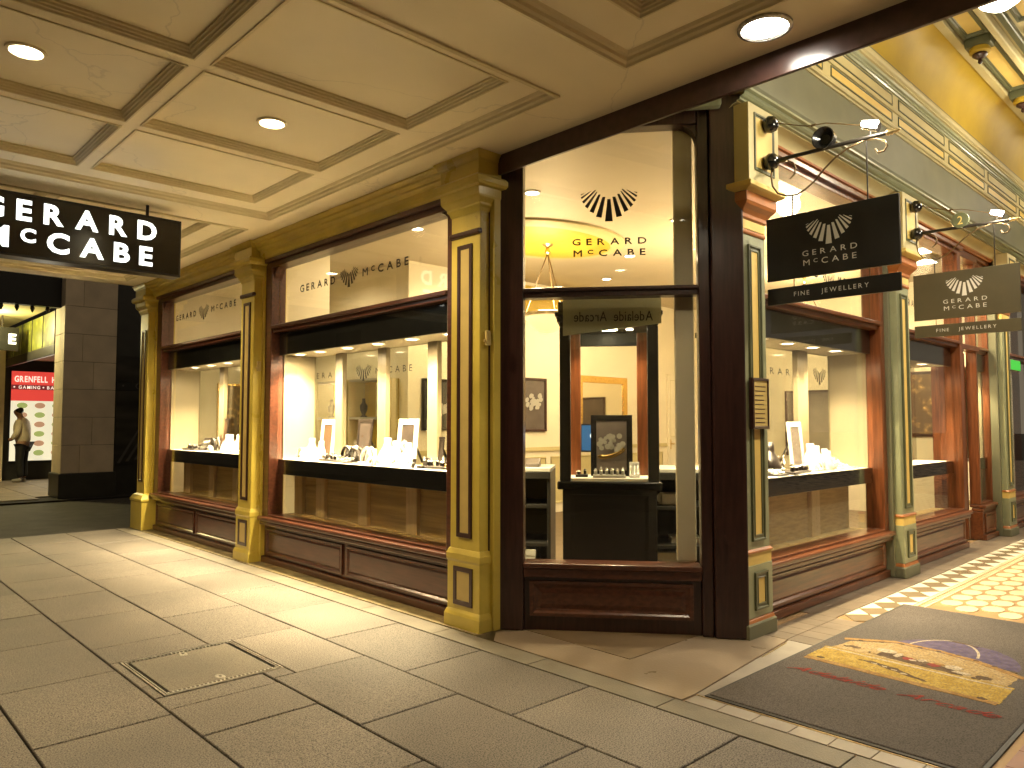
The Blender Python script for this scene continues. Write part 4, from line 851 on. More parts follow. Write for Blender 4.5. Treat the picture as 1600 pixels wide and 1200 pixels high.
def bust(x, y, z, s, ang, m, label, group):
    s *= 1.22; k = Kit('necklace_bust', (x, y, z), label, 'bust', group); f = at(x, y, z, ang)
    L = []
    for zz, a, b, t in ((0, .075, .05, .0), (.015, .085, .055, .0), (.06, .088, .045, .012), (.10, .07, .036, .022), (.125, .038, .030, .028), (.15, .028, .027, .03), (.19, .027, .026, .032)):
        L.append([(a * s * math.cos(6.2832 * j / 18), (t + b * math.sin(6.2832 * j / 18)) * s, zz * s) for j in range(18)])
    k.part(MB(f).loops(L, True, True), 'body', m, smooth='all')
    mb = MB(f); mb.tube([(.07 * s * math.cos(q), (-.022 - .018 * math.sin(q)) * s - .012, (.11 - .055 * math.sin(q)) * s) for q in [math.pi * i / 12 for i in range(13)]], .0035, 5); k.part(mb, 'necklace', 'silver', smooth='all')
def tray(x, y, z, w, d, n, ang, m, label, group, ringm='silver'):
    k = Kit('ring_tray', (x, y, z), label, 'tray', group); f = at(x, y, z, ang)
    k.part(MB(f).box(-w / 2, w / 2, -d / 2, d / 2, 0, .022), 'base', m, .004)
    for i in range(n):
        u = -w / 2 + (i + .5) * w / n; v = random.uniform(-d * .25, d * .25); hh = random.uniform(.035, .07)
        p_ = k.part(MB(f).lathe([(.013, .022), (.012, .025 + hh * .6), (.006, .022 + hh)], (u, v, 0), 10), 'ring_finger', m, smooth='all')
        k.part(MB(f).lathe([(.0125, .03 + hh * .4), (.016, .032 + hh * .4), (.016, .037 + hh * .4), (.0125, .039 + hh * .4)], (u, v, 0), 10), 'ring', ringm, smooth='all', under=p_)
def strap(x, y, z, w, h, ang, m, label, group, n=2):
    """arched bangle stand"""
    k = Kit('bangle_stand', (x, y, z), label, 'bangle stand', group); f = at(x, y, z, ang)
    k.part(MB(f).box(-w * .55, w * .55, -.05, .05, 0, .014), 'base', m, .003)
    for i in range(n):
        L = []; v = -.03 + .05 * i
        for q in [math.pi * j / 14 for j in range(15)]:
            c_, s_ = math.cos(q), math.sin(q)
            L.append([(w * .5 * c_, v, .014 + h * s_), (w * .5 * c_, v + .028, .014 + h * s_), (w * .44 * c_, v + .028, .014 + h * .88 * s_), (w * .44 * c_, v, .014 + h * .88 * s_)])
        k.part(MB(f).loops(L, True, True), 'arch', m, smooth=True)
        k.part(MB(f).tube([(w * .52 * math.cos(q), v + .014, .014 + h * 1.04 * math.sin(q)) for q in [math.pi * (.3 + .4 * j / 8) for j in range(9)]], .005, 5), 'bangle', 'silver', smooth='all')
def ramp(x, y, z, w, d, h, ang, m, label, group):
    k = Kit('bracelet_ramp', (x, y, z), label, 'display ramp', group); f = at(x, y, z, ang)
    k.part(MB(f).prism([(-d / 2, 0), (d / 2, 0), (d / 2, h), (d / 2 - .02, h)] + [(-d / 2 + d * q * .9, .012 + h * q ** 1.7 * .9) for q in (.8, .6, .4, .2, 0)], lambda p_, q, w_: (w_, p_, q), -w / 2, w / 2), 'wedge', m, .003)
    for i in range(3): u = -w / 2 + (i + .5) * w / 3; k.part(MB(f).tube([(u, -d / 2 + d * q * .9, .02 + h * q ** 1.7 * .9) for q in (.1, .3, .5, .7, .85)], .005, 5), 'bracelet', 'silver', smooth='all')

GL = -math.pi / 2    # stands on the street side face -x: local -y becomes -x
LW, DW, FW = 'displays in the large street window', 'displays in the arcade window', 'displays in the far street window'
zd = 1.036
stand(.55, 4.30, zd, .27, .40, GL, 'white_card', 'tan_print', 'white framed picture stand at the far end of the large street window', LW, .05)
k = stand(.56, 3.64, zd, .25, .40, GL, 'dark_leather', 'stand_print', 'dark framed picture stand in the middle of the large street window', LW, .03); petals(k, (.565, 3.64, zd + .24), (0, -1, 0), (0, 0, 1), 6, .018, 'gold')
k = stand(.54, 2.92, zd, .29, .40, GL, 'white_card', 'stand_print', 'white framed picture stand of a pale jewel in the large street window', LW, .05); petals(k, (.545, 2.91, zd + .17), (0, -1, 0), (0, 0, 1), 24, .075, 'white_velvet')
stand(.57, 2.50, zd, .12, .25, GL, 'dark_leather', 'dark_leather', 'small plain dark easel near the ochre corner pilaster', LW, .02)
for i, (x, y, s) in enumerate(((.44, 4.42, .9), (.40, 4.16, .8), (.47, 3.14, 1.0), (.42, 2.93, .9), (.40, 2.72, .85))):
    bust(x, y, zd, s, GL + random.uniform(-.3, .3), 'white_velvet', ['white necklace bust at the far end of the large street window', 'small white necklace bust before the first white picture stand', 'tall white necklace bust left of the pale jewel picture', 'white necklace bust before the pale jewel picture', 'short white necklace bust right of the pale jewel picture'][i], LW)
strap(.42, 4.52, zd, .14, .10, GL, 'white_velvet', 'white arched bangle stand beside the maple side panel', LW)
strap(.42, 3.06 + .26, zd, .16, .13, GL, 'white_velvet', 'white arched bangle stand between dark and white displays', LW)
ramp(.40, 4.0, zd, .14, .14, .06, GL, 'white_velvet', 'low white bracelet ramp by the first dark tray', LW)
ramp(.36, 2.82, zd, .20, .16, .06, GL, 'white_velvet', 'low white bracelet ramp at the front of the large street window', LW)
tray(.38, 3.86, zd, .26, .15, 6, GL, 'dark_leather', 'dark ring tray left of the dark picture stand', LW)
strap(.46, 3.72, zd, .20, .13, GL, 'dark_leather', 'dark arched bangle stand before the dark picture stand', LW, 3)
strap(.42, 3.52, zd, .19, .12, GL, 'dark_leather', 'dark arched bangle stand right of the dark picture stand', LW, 2)
ramp(.36, 3.60, zd, .24, .14, .05, GL, 'dark_leather', 'low dark bracelet ramp before the dark picture stand', LW)
tray(.40, 2.28, zd, .34, .17, 8, GL, 'dark_leather', 'long dark ring tray next to the ochre corner pilaster', LW)
bust(.45, 2.16, zd, .75, GL, 'dark_leather', 'small dark necklace bust next to the ochre corner pilaster', LW)
tray(.44, 2.05, zd, .20, .15, 5, GL, 'dark_leather', 'short dark ring tray half hidden by the ochre corner pilaster', LW)
zd = 1.056
stand(.55, 6.83, zd, .20, .40, GL, 'dark_leather', 'tan_print', 'dark framed picture stand in the far street window', FW, .03)
k = stand(.52, 5.93, zd, .26, .40, GL, 'white_card', 'stand_print', 'white framed picture stand in the far street window', FW, .045)
for i, (x, y) in enumerate(((.42, 6.42), (.47, 6.22), (.42, 6.02), (.36, 6.2))): bust(x, y, zd, .9, GL, 'white_velvet', ['leftmost white necklace bust in the far street window', 'rear white necklace bust in the far street window', 'white necklace bust before the white picture in the far street window', 'front white necklace bust in the far street window'][i], FW)
ramp(.40, 7.02, zd, .25, .16, .16, GL, 'dark_leather', 'tall dark bracelet ramp in the far street window', FW)
tray(.36, 7.30, zd, .30, .14, 6, GL, 'dark_leather', 'dark ring tray at the far end of the far street window', FW)
strap(.44, 6.8, zd, .17, .15, GL, 'dark_leather', 'dark arched bangle stand in the far street window', FW, 2)
ramp(.36, 5.78, zd, .2, .14, .06, GL, 'white_velvet', 'low white bracelet ramp in the far street window', FW)
tray(.36, 5.6, zd, .2, .14, 4, GL, 'dark_leather', 'dark ring tray beside the middle ochre pilaster', FW)
zd = .991
stand(2.28, .52, zd, .25, .42, 0, 'dark_leather', 'stand_print', 'dark framed picture stand in the arcade window', DW, .03)
stand(2.95, .50, zd, .26, .42, 0, 'white_card', 'jewel_print', 'white framed picture stand in the arcade window', DW, .045)
for i, (x, y, s) in enumerate(((3.02, .40, 1.0), (3.22, .44, .9), (3.16, .34, .8), (3.36, .40, .7))): bust(x, y, zd, s, random.uniform(-.3, .3), 'white_velvet', ['white necklace bust before the white picture in the arcade window', 'rear white necklace bust in the arcade window', 'front white necklace bust in the arcade window', 'rightmost small white necklace bust in the arcade window'][i], DW)
bust(2.36, .42, zd, 1.1, .3, 'dark_leather', 'dark necklace bust in the arcade window', DW)
tray(2.55, .36, zd, .38, .16, 8, .1, 'dark_leather', 'long dark ring tray in the arcade window', DW)
strap(2.08, .44, zd, .18, .13, 0, 'dark_leather', 'dark arched bangle stand in the arcade window', DW)
ramp(2.2, .34, zd, .20, .14, .05, 0, 'dark_leather', 'low dark bracelet ramp in the arcade window', DW)
ramp(3.5, .40, zd, .3, .16, .05, 0, 'white_velvet', 'low white bracelet ramp at the right of the arcade window', DW)
k = Kit('gift_box', (1.90, .46, zd), 'small blue gift box at the left of the arcade window', 'box', DW); k.part(MB().box(1.84, 1.98, .42, .52, zd, zd + .10), 'box', 'blue_card', .004); k.part(MB().box(1.835, 1.985, .415, .525, zd + .1005, zd + .125), 'lid', 'blue_card', .004)
tray(4.9, .40, .971, .3, .16, 5, 0, 'dark_leather', 'dark ring tray in the window beside the shop door', 'displays beside the door')
bust(7.28, .42, .971, .8, 0, 'white_velvet', 'white necklace bust in the narrow window right of the door', 'displays beside the door')
def ring_box(f, m, k):
    k.part(MB(f).box(-.024, .024, -.022, .022, 0, .022), 'box', m, .003); k.part(MB(f).add([(-.024, .022, .020), (.024, .022, .020), (.024, .040, .062), (-.024, .040, .062), (-.024, .030, .018), (.024, .030, .018), (.024, .048, .060), (-.024, .048, .060)], [(0, 1, 2, 3), (4, 7, 6, 5), (0, 4, 5, 1), (2, 6, 7, 3), (1, 5, 6, 2), (0, 3, 7, 4)]), 'lid', m)
    k.part(MB(f).tube([(.010 * math.cos(6.2832 * j / 12), 0, .032 + .011 * math.sin(6.2832 * j / 12)) for j in range(13)], .0022, 5), 'ring', 'gold', smooth='all')
def earring_card(f, m, k):
    k.part(MB(f).add([(-.026, 0, 0), (.026, 0, 0), (.026, .02, .075), (-.026, .02, .075), (-.026, .006, 0), (.026, .006, 0), (.026, .024, .075), (-.026, .024, .075)], [(0, 1, 2, 3), (4, 7, 6, 5), (0, 4, 5, 1), (2, 6, 7, 3), (1, 5, 6, 2), (0, 3, 7, 4)]), 'card', m)
    for u in (-.01, .01): k.part(MB(f).lathe([(.0, -.004), (.004, 0), (.0, .004)], (u, .008, .045), 6), 'earring', 'silver')
def cuff(f, m, k):
    k.part(MB(f).lathe([(.030, -.03), (.034, -.02), (.034, .02), (.030, .03)], (0, 0, .036), 16, 'x'), 'cushion', m, smooth='all')
    k.part(MB(f).lathe([(.0345, -.008), (.038, -.006), (.038, .006), (.0345, .008)], (0, 0, .036), 16, 'x'), 'band', 'silver', smooth='all')
    k.part(MB(f).box(-.03, .03, -.012, .012, 0, .006), 'foot', m)
def price_tag(f, m, k):
    k.part(MB(f).prism([(-.010, 0), (.010, 0), (0, .022)], lambda p_, q_, w_: (w_, p_, q_), -.018, .018), 'card', 'white_card'); k.part(MB(f).add([(-.012, -.0085, .008), (.012, -.0085, .008), (.012, -.0075, .0102), (-.012, -.0075, .0102)], [(0, 1, 2, 3)]), 'price_line', 'black_letter')
ORD = ('first', 'second', 'third', 'fourth', 'fifth', 'sixth', 'seventh', 'eighth', 'ninth', 'tenth', 'eleventh', 'twelfth')
def smalls(tf, zones, z, rot, where, grp, t0=.285, t1=.50):
    seen = {}
    for a, b, m, n in zones:
        for i in range(n):
            s_ = a + (b - a) * (i + random.uniform(.2, .8)) / n; t = random.uniform(t0, t1); p = tf(s_, t, z)
            fn, nm, ct, lb = random.choice(((ring_box, 'ring_box', 'ring box', 'small open ring box'), (earring_card, 'earring_card', 'earring card', 'small leaning earring card'), (cuff, 'bracelet_cushion', 'cushion', 'small round bracelet cushion'), (price_tag, 'price_tag', 'price tag', 'tiny folded white price tag')))
            tone = '' if fn is price_tag else 'dark ' if m == 'dark_leather' else 'white '
            k = Kit(nm, p, '', ct, grp); seen.setdefault((tone + lb, nm), []).append((-s_ if tf is LF else s_, k.o)); fn(at(p[0], p[1], p[2], rot + random.uniform(-.5, .5)), m, k)
    for (lb, nm), L_ in seen.items():
        L_.sort(key=lambda q_: q_[0])
        for i, (_, o_) in enumerate(L_): o_['label'] = (lb + ' on the deck of the ' + where) if len(L_) == 1 else (lb + ', ' + ORD[i] + ' from the left on the ' + where + ' deck')
smalls(LF, ((4.62, 4.05, 'white_velvet', 9), (4.0, 3.45, 'dark_leather', 9), (3.38, 2.60, 'white_velvet', 11), (2.55, 1.95, 'dark_leather', 9)), 1.0362, GL, 'large street window', LW)
smalls(LF, ((7.6, 6.7, 'dark_leather', 7), (6.6, 5.95, 'white_velvet', 7), (5.9, 5.45, 'dark_leather', 4)), 1.0562, GL, 'far street window', FW)
smalls(RF, ((1.75, 2.75, 'dark_leather', 10), (2.85, 3.75, 'white_velvet', 9)), .9912, 0, 'arcade window', DW)
# small pieces in the corner cabinet
p = KF(-.22, .2, .966); tray(p[0], p[1], .966, .10, .10, 2, ang, 'dark_leather', 'small dark ring block at the left in the corner cabinet', None)
p = KF(.0, .15, .966); tray(p[0], p[1], .966, .26, .10, 6, ang, 'white_velvet', 'white ring tray before the ring picture in the corner cabinet', None)
p = KF(.20, .20, .966); ramp(p[0], p[1], .966, .08, .12, .12, ang, 'white_velvet', 'small white bracelet ramp at the right in the corner cabinet', None)

# service counter beside and behind the cabinet
QF = (lambda c_: (lambda s, t, z: (c_.x + s * _E.x + t * _NN.x, c_.y + s * _E.y + t * _NN.y, z)))(Vector((1.55, 1.55)))
def counter(s0, s1, label):
    k = Kit('service_counter', QF((s0 + s1) / 2, .3, 0), label, 'counter')
    k.part(MB(QF).box(s0, s1, .0, .62, .99, 1.02), 'top', 'white_card', .003); k.part(MB(QF).box(s0, s1, .58, .62, .01, .985), 'back', 'black_satin')
    for s in (s0, s1 - .03): k.part(MB(QF).box(s, s + .03, .02, .579, .01, .985), 'side', 'black_satin', .003)
    for z in (.03, .36, .68): k.part(MB(QF).box(s0 + .031, s1 - .031, .04, .579, z, z + .03), 'shelf', 'black_satin', .003)
    k.part(MB(QF).box(s0, s1, .0, .03, .93, .985), 'edge', 'black_satin', .003)
    return k
counter(-1.15, -.42, 'black service counter with shelves left of the corner cabinet'); counter(.42, 1.0, 'black service counter with shelves right of the corner cabinet')
def thing(name, p, label, cat): return Kit(name, p, label, cat)
p = QF(-.62, .25, 1.02); k = thing('telephone', p, 'grey desk telephone on the counter left of the cabinet', 'telephone'); f = at(p[0], p[1], p[2], ang)
k.part(MB(f).prism([(-.09, 0), (.09, 0), (.09, .07), (-.09, .03)], lambda a, b, w: (w, a, b), -.09, .09), 'base', 'grey_print', .006); k.part(MB(f).tube([(-.07, -.09, .05), (-.065, -.07, .085), (-.065, .07, .11), (-.07, .09, .09)], .018, 8), 'handset', 'black_satin', smooth='all')
p = QF(-.13, .40, 1.02)
for (s, t, z, w, d, h_, m, nm, lb, ct) in ((-.95, .3, .712, .22, .28, .04, 'paper', 'paper_stack', 'stack of white papers on the counter shelf left of the cabinet', 'papers'), (.62, .25, .712, .22, .2, .09, 'paper', 'storage_box', 'white box on the upper shelf right of the cabinet', 'box'), (.70, .25, .392, .24, .2, .05, 'paper', 'paper_stack', 'stack of papers on the middle shelf right of the cabinet', 'papers'), (.62, .25, .062, .3, .3, .26, 'deck_white', 'storage_tub', 'pale plastic tub at the bottom right of the corner window', 'tub'), (-.60, .25, .062, .10, .4, .27, 'white_card', 'computer_tower', 'slim white computer case on the low shelf left of the cabinet', 'computer')):
    q = QF(s, t, z); k = thing(nm, q, lb, ct); f = at(q[0], q[1], q[2], ang + random.uniform(-.2, .2) * (nm == 'paper_stack'))
    k.part(MB(f).box(-w / 2, w / 2, -d / 2, d / 2, 0, h_ * .8), 'body', m, .004); k.part(MB(f).box(-w / 2 - .003, w / 2 + .003, -d / 2 - .003, d / 2 + .003, h_ * .8 + .0005, h_), 'cover', m, .003)
q = QF(-.92, .2, .062); k = thing('waste_bin', q, 'black waste bin with a crumpled white bag under the counter', 'bin')
k.part(MB().lathe([(.09, 0), (.12, .25), (.11, .25), (.085, .02)], q, 18), 'bin', 'black_satin', smooth=True); k.part(MB().lathe([(.115, .235), (.125, .25), (.09, .28), (.05, .27), (.02, .29)], q, 9), 'bag', 'paper')
q = QF(-.72, .2, .712); k = thing('pen_holder', q, 'dark bottle-shaped pen holder on the counter shelf', 'pen holder'); k.part(MB().lathe([(.045, 0), (.045, .008), (.012, .015), (.015, .12), (.008, .17)], q, 12), 'stem', 'silver', smooth=True); k.part(MB().lathe([(.02, .10), (.022, .14), (.01, .175)], q, 12), 'cap', 'black_gloss', smooth=True)
q = QF(.52, .2, .712); k = thing('tape_roll', q, 'white tape roll on the upper shelf right of the cabinet', 'tape'); mb = MB(at(q[0], q[1], q[2] + .05, ang)); mb.lathe([(.03, -.015), (.05, -.015), (.05, .015), (.03, .015), (.03, -.015)], (0, 0, 0), 18, 'y'); k.part(mb, 'roll', 'paper', smooth=True); k.part(MB(at(q[0], q[1], q[2], ang)).box(-.04, .04, -.02, .02, -.0, .004), 'foot', 'paper')
q = (4.52, 4.02, .01); k = thing('computer_screen', q, 'blue lit computer screen behind the corner cabinet', 'screen'); f = at(4.52, 4.02, .95, ang)
k.part(MB(f).box(-.26, .26, 0, .04, .06, .44), 'bezel', 'screen_bezel', .004); k.part(MB(f).box(-.24, .24, -.004, -.001, .08, .42), 'display', 'screen_blue'); k.part(MB(f).loops([[(-.04 + .09 * math.cos(q2), -.006, .28 + .07 * math.sin(q2)) for q2 in [6.283 * j / 14 for j in range(14)]]]), 'window', 'screen_white')
k.part(MB(f).box(-.03, .03, .01, .03, -.94, .06), 'stand', 'screen_bezel')
# sign reflection in the corner glass, put in as a mirrored green board
mb = MB(CF); mb.prism([(.42, 2.03), (1.12, 2.11), (1.12, 2.30), (.42, 2.30)], lambda p_, q_, w: (p_, w, q_), .30, .315); k = Kit('reflected_sign', CF(.85, .3, 2.1), 'arcade sign reflection built as a green board behind the corner window transom', 'reflection'); k.part(mb, 'board', 'reflected_green')
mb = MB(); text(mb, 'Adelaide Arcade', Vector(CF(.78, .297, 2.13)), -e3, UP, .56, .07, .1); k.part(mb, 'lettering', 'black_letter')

# ================================================================== VERANDAH OVER THE FOOTPATH
ver = Kit('verandah', (-2.5, 2, 3.25), 'cream coffered verandah ceiling over the footpath with round downlights', 'verandah')
X0, X1, ZC = -5.6, .135, 3.25
groups = [(-3.69, -.16), (.36, 3.88), (4.40, 7.93)]
GX0, GX1 = -4.76, -.29
for a, b in ((GX1, X1), (X0, GX0)): ver.part(MB().box(a, b, -4.6, 8.30, ZC, ZC + .2), 'soffit_strip', 'ceiling_cream')
for a, b in ((-4.6, -3.69), (-.16, .36), (3.88, 4.40), (7.93, 8.30)): ver.part(MB().box(GX0, GX1, a, b, ZC + .0, ZC + .2), 'soffit_strip', 'ceiling_cream')
def hl(x0, x1, y0, y1, i, z): return [(x0 + i, y0 + i, z), (x1 - i, y0 + i, z), (x1 - i, y1 - i, z), (x0 + i, y1 - i, z)]
cols = [(-1.80, -.55), (-3.15, -1.90), (-4.50, -3.25)]
dlabel = 0
for gi, (ya, yb) in enumerate(groups):
    R = (GX0, GX1, ya, yb)
    ver.part(MB().loops([hl(*R, i, ZC + z) for i, z in ((-.03, -.001), (-.03, -.012), (-.012, -.016), (-.004, -.004), (.012, .004), (.02, .018), (.035, .022), (.05, .034))], False, False), 'group_moulding', 'ceiling_mould')
    rows = [(ya + .11, ya + 1.03), (ya + 1.14, ya + 2.14), (ya + 2.25, ya + 3.25)]
    zr = ZC + .034
    ex = [GX0] + [v for c in cols[::-1] for v in c] + [GX1]; ey = [ya] + [v for r in rows for v in r] + [yb]
    for j in range(0, len(ex), 2): ver.part(MB().box(ex[j], ex[j + 1], ya, yb, zr, zr + .15), 'rib', 'ceiling_cream')
    for c0, c1 in cols:
        for j in range(0, len(ey), 2): ver.part(MB().box(c0, c1, ey[j], ey[j + 1], zr + .0, zr + .15), 'rib', 'ceiling_cream')
    for ci, (c0, c1) in enumerate(cols):
        for ri, (r0, r1) in enumerate(rows):
            Q = (c0, c1, r0, r1)
            cf = ver.part(MB().loops([hl(*Q, i, zr + z) for i, z in ((-.010, -.001), (-.010, -.007), (.0, -.007), (.006, .004), (.014, .007), (.017, .016), (.026, .019), (.030, .030), (.038, .033), (.038, .046))], False, False), 'coffer', 'ceiling_mould')
            ver.part(MB().loops([hl(*Q, .03, zr + .045), hl(*Q, .05, zr + .0451)]), 'panel', 'ceiling_cream', under=cf)
            if ri == 1:
                cx, cy, cz = (c0 + c1) / 2, (r0 + r1) / 2, zr + .0445
                dn = ver.part(MB().lathe([(.095, 0), (.095, -.010), (.078, -.012), (.072, -.001)], (cx, cy, cz), 24), 'downlight', 'ceiling_cream', smooth=True)
                ver.part(MB().lathe([(.071, -.001), (.071, -.004)], (cx, cy, cz), 24), 'lens', 'lamp_warm', under=dn)
                spot('verandah_lamp', (cx, cy, cz - .03), (cx, cy, 0), (3, 78, 76)[gi] * (1.0, .2, .12)[ci], WARM, 155, .55, .06, dn)
for i, y in enumerate((-.83,)):
    cx, cy, cz = -.11, y, ZC
    dn = ver.part(MB().lathe([(.125, 0), (.125, -.012), (.108, -.016), (.10, -.004), (.09, .01)], (cx, cy, cz), 28), 'downlight', 'steel', smooth=True)
    ver.part(MB().lathe([(.098, -.001), (.098, -.006)], (cx, cy, cz), 24), 'lens', 'lamp_white', under=dn)
    spot('verandah_lamp', (cx, cy, cz - .03), (cx, cy, 0), 22, SOFT, 150, .6, .07, dn)
ver.part(MB().box(.136, .160, -6.0, 1.28, 3.115, 3.26), 'beam', 'beam_brown', .004)
ver.part(MB().box(.161, .275, -6.0, 1.25, 3.18, 4.9), 'upstand', 'cream_paint')
ver.part(MB().box(X0, X1 + .3, -4.6, 8.42, ZC + .21, ZC + .26), 'roof', 'stone_dark')
ver.part(MB().box(X0, .09, 8.301, 8.34, ZC - .0, ZC + .2), 'end_board', 'ceiling_mould')

# big light box hung across the footpath
k = Kit('hanging_sign', (-1.75, 4.2, 2.9), 'black light box with glowing white GERARD McCABE letters hung from the verandah', 'sign')
bx = k.part(MB().box(-2.62, -.962, 4.137, 4.30, 2.655, 3.145), 'box', 'black_board', .004)
k.part(MB().box(-2.60, -.98, 4.131, 4.1365, 2.675, 3.125), 'face', 'black_gloss', under=bx)
mb = MB(); text(mb, 'GERARD', (-1.785, 4.1285, 2.938), (1, 0, 0), UP, 1.235, .146, .36, .036); k.part(mb, 'lettering', 'sign_letter'); mb = MB(); text(mb, 'M^cCABE', (-1.785, 4.1285, 2.722), (1, 0, 0), UP, 1.18, .146, .32, .036)
k.part(mb, 'lettering', 'sign_letter')
for x in (-1.22, -2.36):
    k.part(MB().tube([(x, 4.21, 3.14), (x, 4.21, 3.282)], .013, 8), 'rod', 'iron'); k.part(MB().box(x - .05, x + .05, 4.17, 4.25, 3.27, 3.283), 'fixing_plate', 'iron', .002)

# ================================================================== ARCADE ENTABLATURE, COVE AND CEILING
arcd = Kit('arcade_entablature', (4, 0, 3.5), 'painted arcade entablature and yellow cove above the shop windows', 'entablature')
XA, XB = .28, 14.0
def run(prof, name, m, bev=.0, under=None, smooth=False, x0=None):
    """moulding run along the arcade from a (y, z) profile, open strip with thickness"""
    n = len(prof); vs = [(x0 or XA, y, z) for y, z in prof] + [(XB, y, z) for y, z in prof]; fs = [(i, i + 1, n + i + 1, n + i) for i in range(n - 1)]
    mb = MB(); mb.add(vs, fs); return arcd.part(mb, name, m, bev, smooth, under)
run([(.29, 3.418), (.12, 3.418), (.115, 3.435), (.10, 3.44), (.095, 3.455)], 'architrave_bead', 'terracotta', x0=1.12)
run([(.095, 3.455), (.09, 3.47), (.075, 3.50), (.045, 3.522), (.01, 3.532), (.01, 3.542)], 'architrave_cavetto', 'cream_paint', smooth=True, x0=1.12)
run([(.01, 3.542), (-.012, 3.545), (-.012, 3.558), (-.03, 3.562), (-.045, 3.574), (-.05, 3.585), (-.05, 3.592), (-.075, 3.596), (-.075, 3.612)], 'architrave_moulding', 'sage', x0=1.12)
run([(-.075, 3.612), (-.085, 3.63), (-.085, 3.985)], 'fascia', 'slate_paint')
run([(-.085, 3.985), (-.095, 3.987), (-.10, 4.0), (-.115, 4.004), (-.12, 4.02), (-.115, 4.032)], 'fascia_moulding', 'cream_paint')
run([(-.115, 4.032), (-.118, 4.14)], 'frieze', 'cream_paint')
run([(-.118, 4.14), (-.13, 4.143), (-.13, 4.155), (-.122, 4.16), (-.122, 4.30)], 'upper_frieze', 'cream_paint')
run([(-.122, 4.30), (-.135, 4.302), (-.14, 4.315), (-.15, 4.32), (-.15, 4.335), (-.165, 4.345), (-.17, 4.365)], 'cornice_moulding', 'sage')
run([(-.17, 4.365), (-.185, 4.37), (-.185, 4.385), (-.20, 4.395), (-.21, 4.415), (-.21, 4.43)], 'cornice_moulding', 'cream_paint')
run([(-.21, 4.43), (-.20, 4.44), (-.20, 4.455), (-.19, 4.46)], 'cornice_moulding', 'sage_dark')
run([(-.19 - .25 * (1 - math.cos(q)), 4.46 + .40 * math.sin(q)) for q in [math.pi / 2 * i / 12 for i in range(13)]], 'cove', 'cove_yellow', smooth=True)
x = .9
while x < 12:
    for z0, z1, t, w in ((4.045, 4.13, -.117, 1.25), (4.185, 4.285, -.122, 1.25)):
        arcd.part(MB().loops([rect(x + i, x + w - i, z0 + i, z1 - i, y) for i, y in ((0, t + .004), (0, t - .008), (.008, t - .008), (.012, t - .002))], False, False), 'frieze_trim', 'sage_dark')
        arcd.part(MB().loops([rect(x + .01, x + w - .01, z0 + .01, z1 - .01, y) for y in (t + .004, t - .003)]), 'frieze_panel', 'primrose' if z0 < 4.1 else 'cream_paint')
    x += 1.40
# ceiling of the arcade
ce = Kit('arcade_ceiling', (4, -1.5, 4.9), 'panelled arcade ceiling in cream, green and yellow with turned pendants', 'ceiling')
ce.part(MB().box(.28, 14, -4.6, -.43, 4.90, 5.05), 'board', 'cream_paint')
ce.part(MB().box(.28, 14, -.50, -.43, 4.845, 4.899), 'edge_moulding', 'cream_paint', .006)
ce.part(MB().box(.28, 14, -.80, -.74, 4.82, 4.899), 'edge_moulding', 'cream_paint', .012)
ce.part(MB().box(.28, 14, -.90, -.84, 4.84, 4.899), 'edge_moulding', 'sage_dark', .012)
x = .55; P2 = 1.54; x = 4.358 - 2 * P2 - .03
lampdone = False
while x < 12:
    for y0, y1 in ((-.715, -.515), (-1.32, -.93), (-2.6, -1.42)):
        pn = ce.part(MB().loops([hl(x + .12, x + P2 - .10, y0, y1, i, 4.90 + z) for i, z in ((0, .0), (0, -.03), (.022, -.03), (.028, -.012), (.04, -.012), (.046, -.004))], False, False), 'panel_trim', 'sage_dark')
        ce.part(MB().loops([hl(x + .12, x + P2 - .10, y0, y1, i, 4.90 + z) for i, z in ((.04, 0), (.04, -.006))]), 'panel', 'primrose', under=pn)
    b_ = ce.part(MB().box(x - .075, x + .075, -.72, -.51, 4.80, 4.899), 'pendant_block', 'sage_dark', .01)
    ce.part(MB().lathe([(.075, 0), (.085, -.02), (.085, -.045), (.05, -.06)], (x, -.615, 4.80), 20), 'pendant_collar', 'cove_yellow', smooth=True, under=b_)
    ce.part(MB().lathe([(.06, -.055), (.062, -.075), (.03, -.10), (.012, -.105), (.018, -.12), (.02, -.135), (.008, -.15)], (x, -.615, 4.80), 16), 'pendant_drop', 'brown_trim', smooth=True, under=b_)
    x += P2
for i, (x, y, zg) in enumerate(((2.20, -1.26, 4.22), (5.30, -1.26, 4.22), (8.40, -1.26, 4.22))):
    k = Kit('arcade_lamp', (x, y, 4.88), ['glowing globe pendant nearest the arcade mouth', 'glowing globe pendant opposite the second bracket sign', 'glowing globe pendant deepest in the arcade'][i], 'pendant lamp', 'globe pendants of the arcade')
    k.part(MB().lathe([(.07, 0), (.08, -.02), (.03, -.05)], (x, y, 4.899), 20), 'canopy', 'brass', smooth=True)
    k.part(MB().tube([(x, y, 4.86), (x, y, zg + .17)], .010, 8), 'stem', 'brass')
    k.part(MB().lathe([(.03, .20), (.06, .175), (.075, .15), (.07, .135)], (x, y, zg), 20), 'collar', 'brass', smooth=True)
    k.part(MB().lathe([(.068, .14), (.115, .11), (.15, .055), (.16, .0), (.15, -.055), (.115, -.11), (.06, -.148), (.0, -.158)], (x, y, zg), 24), 'globe', 'lamp_globe', smooth='all')
    spot('arcade_light', (x, y, zg - .18), (x, y, 0), 145, ARC, 160, .7, .14, k.o)
    point('arcade_light', (x, y, zg + .24), 18, ARC, .10, k.o)
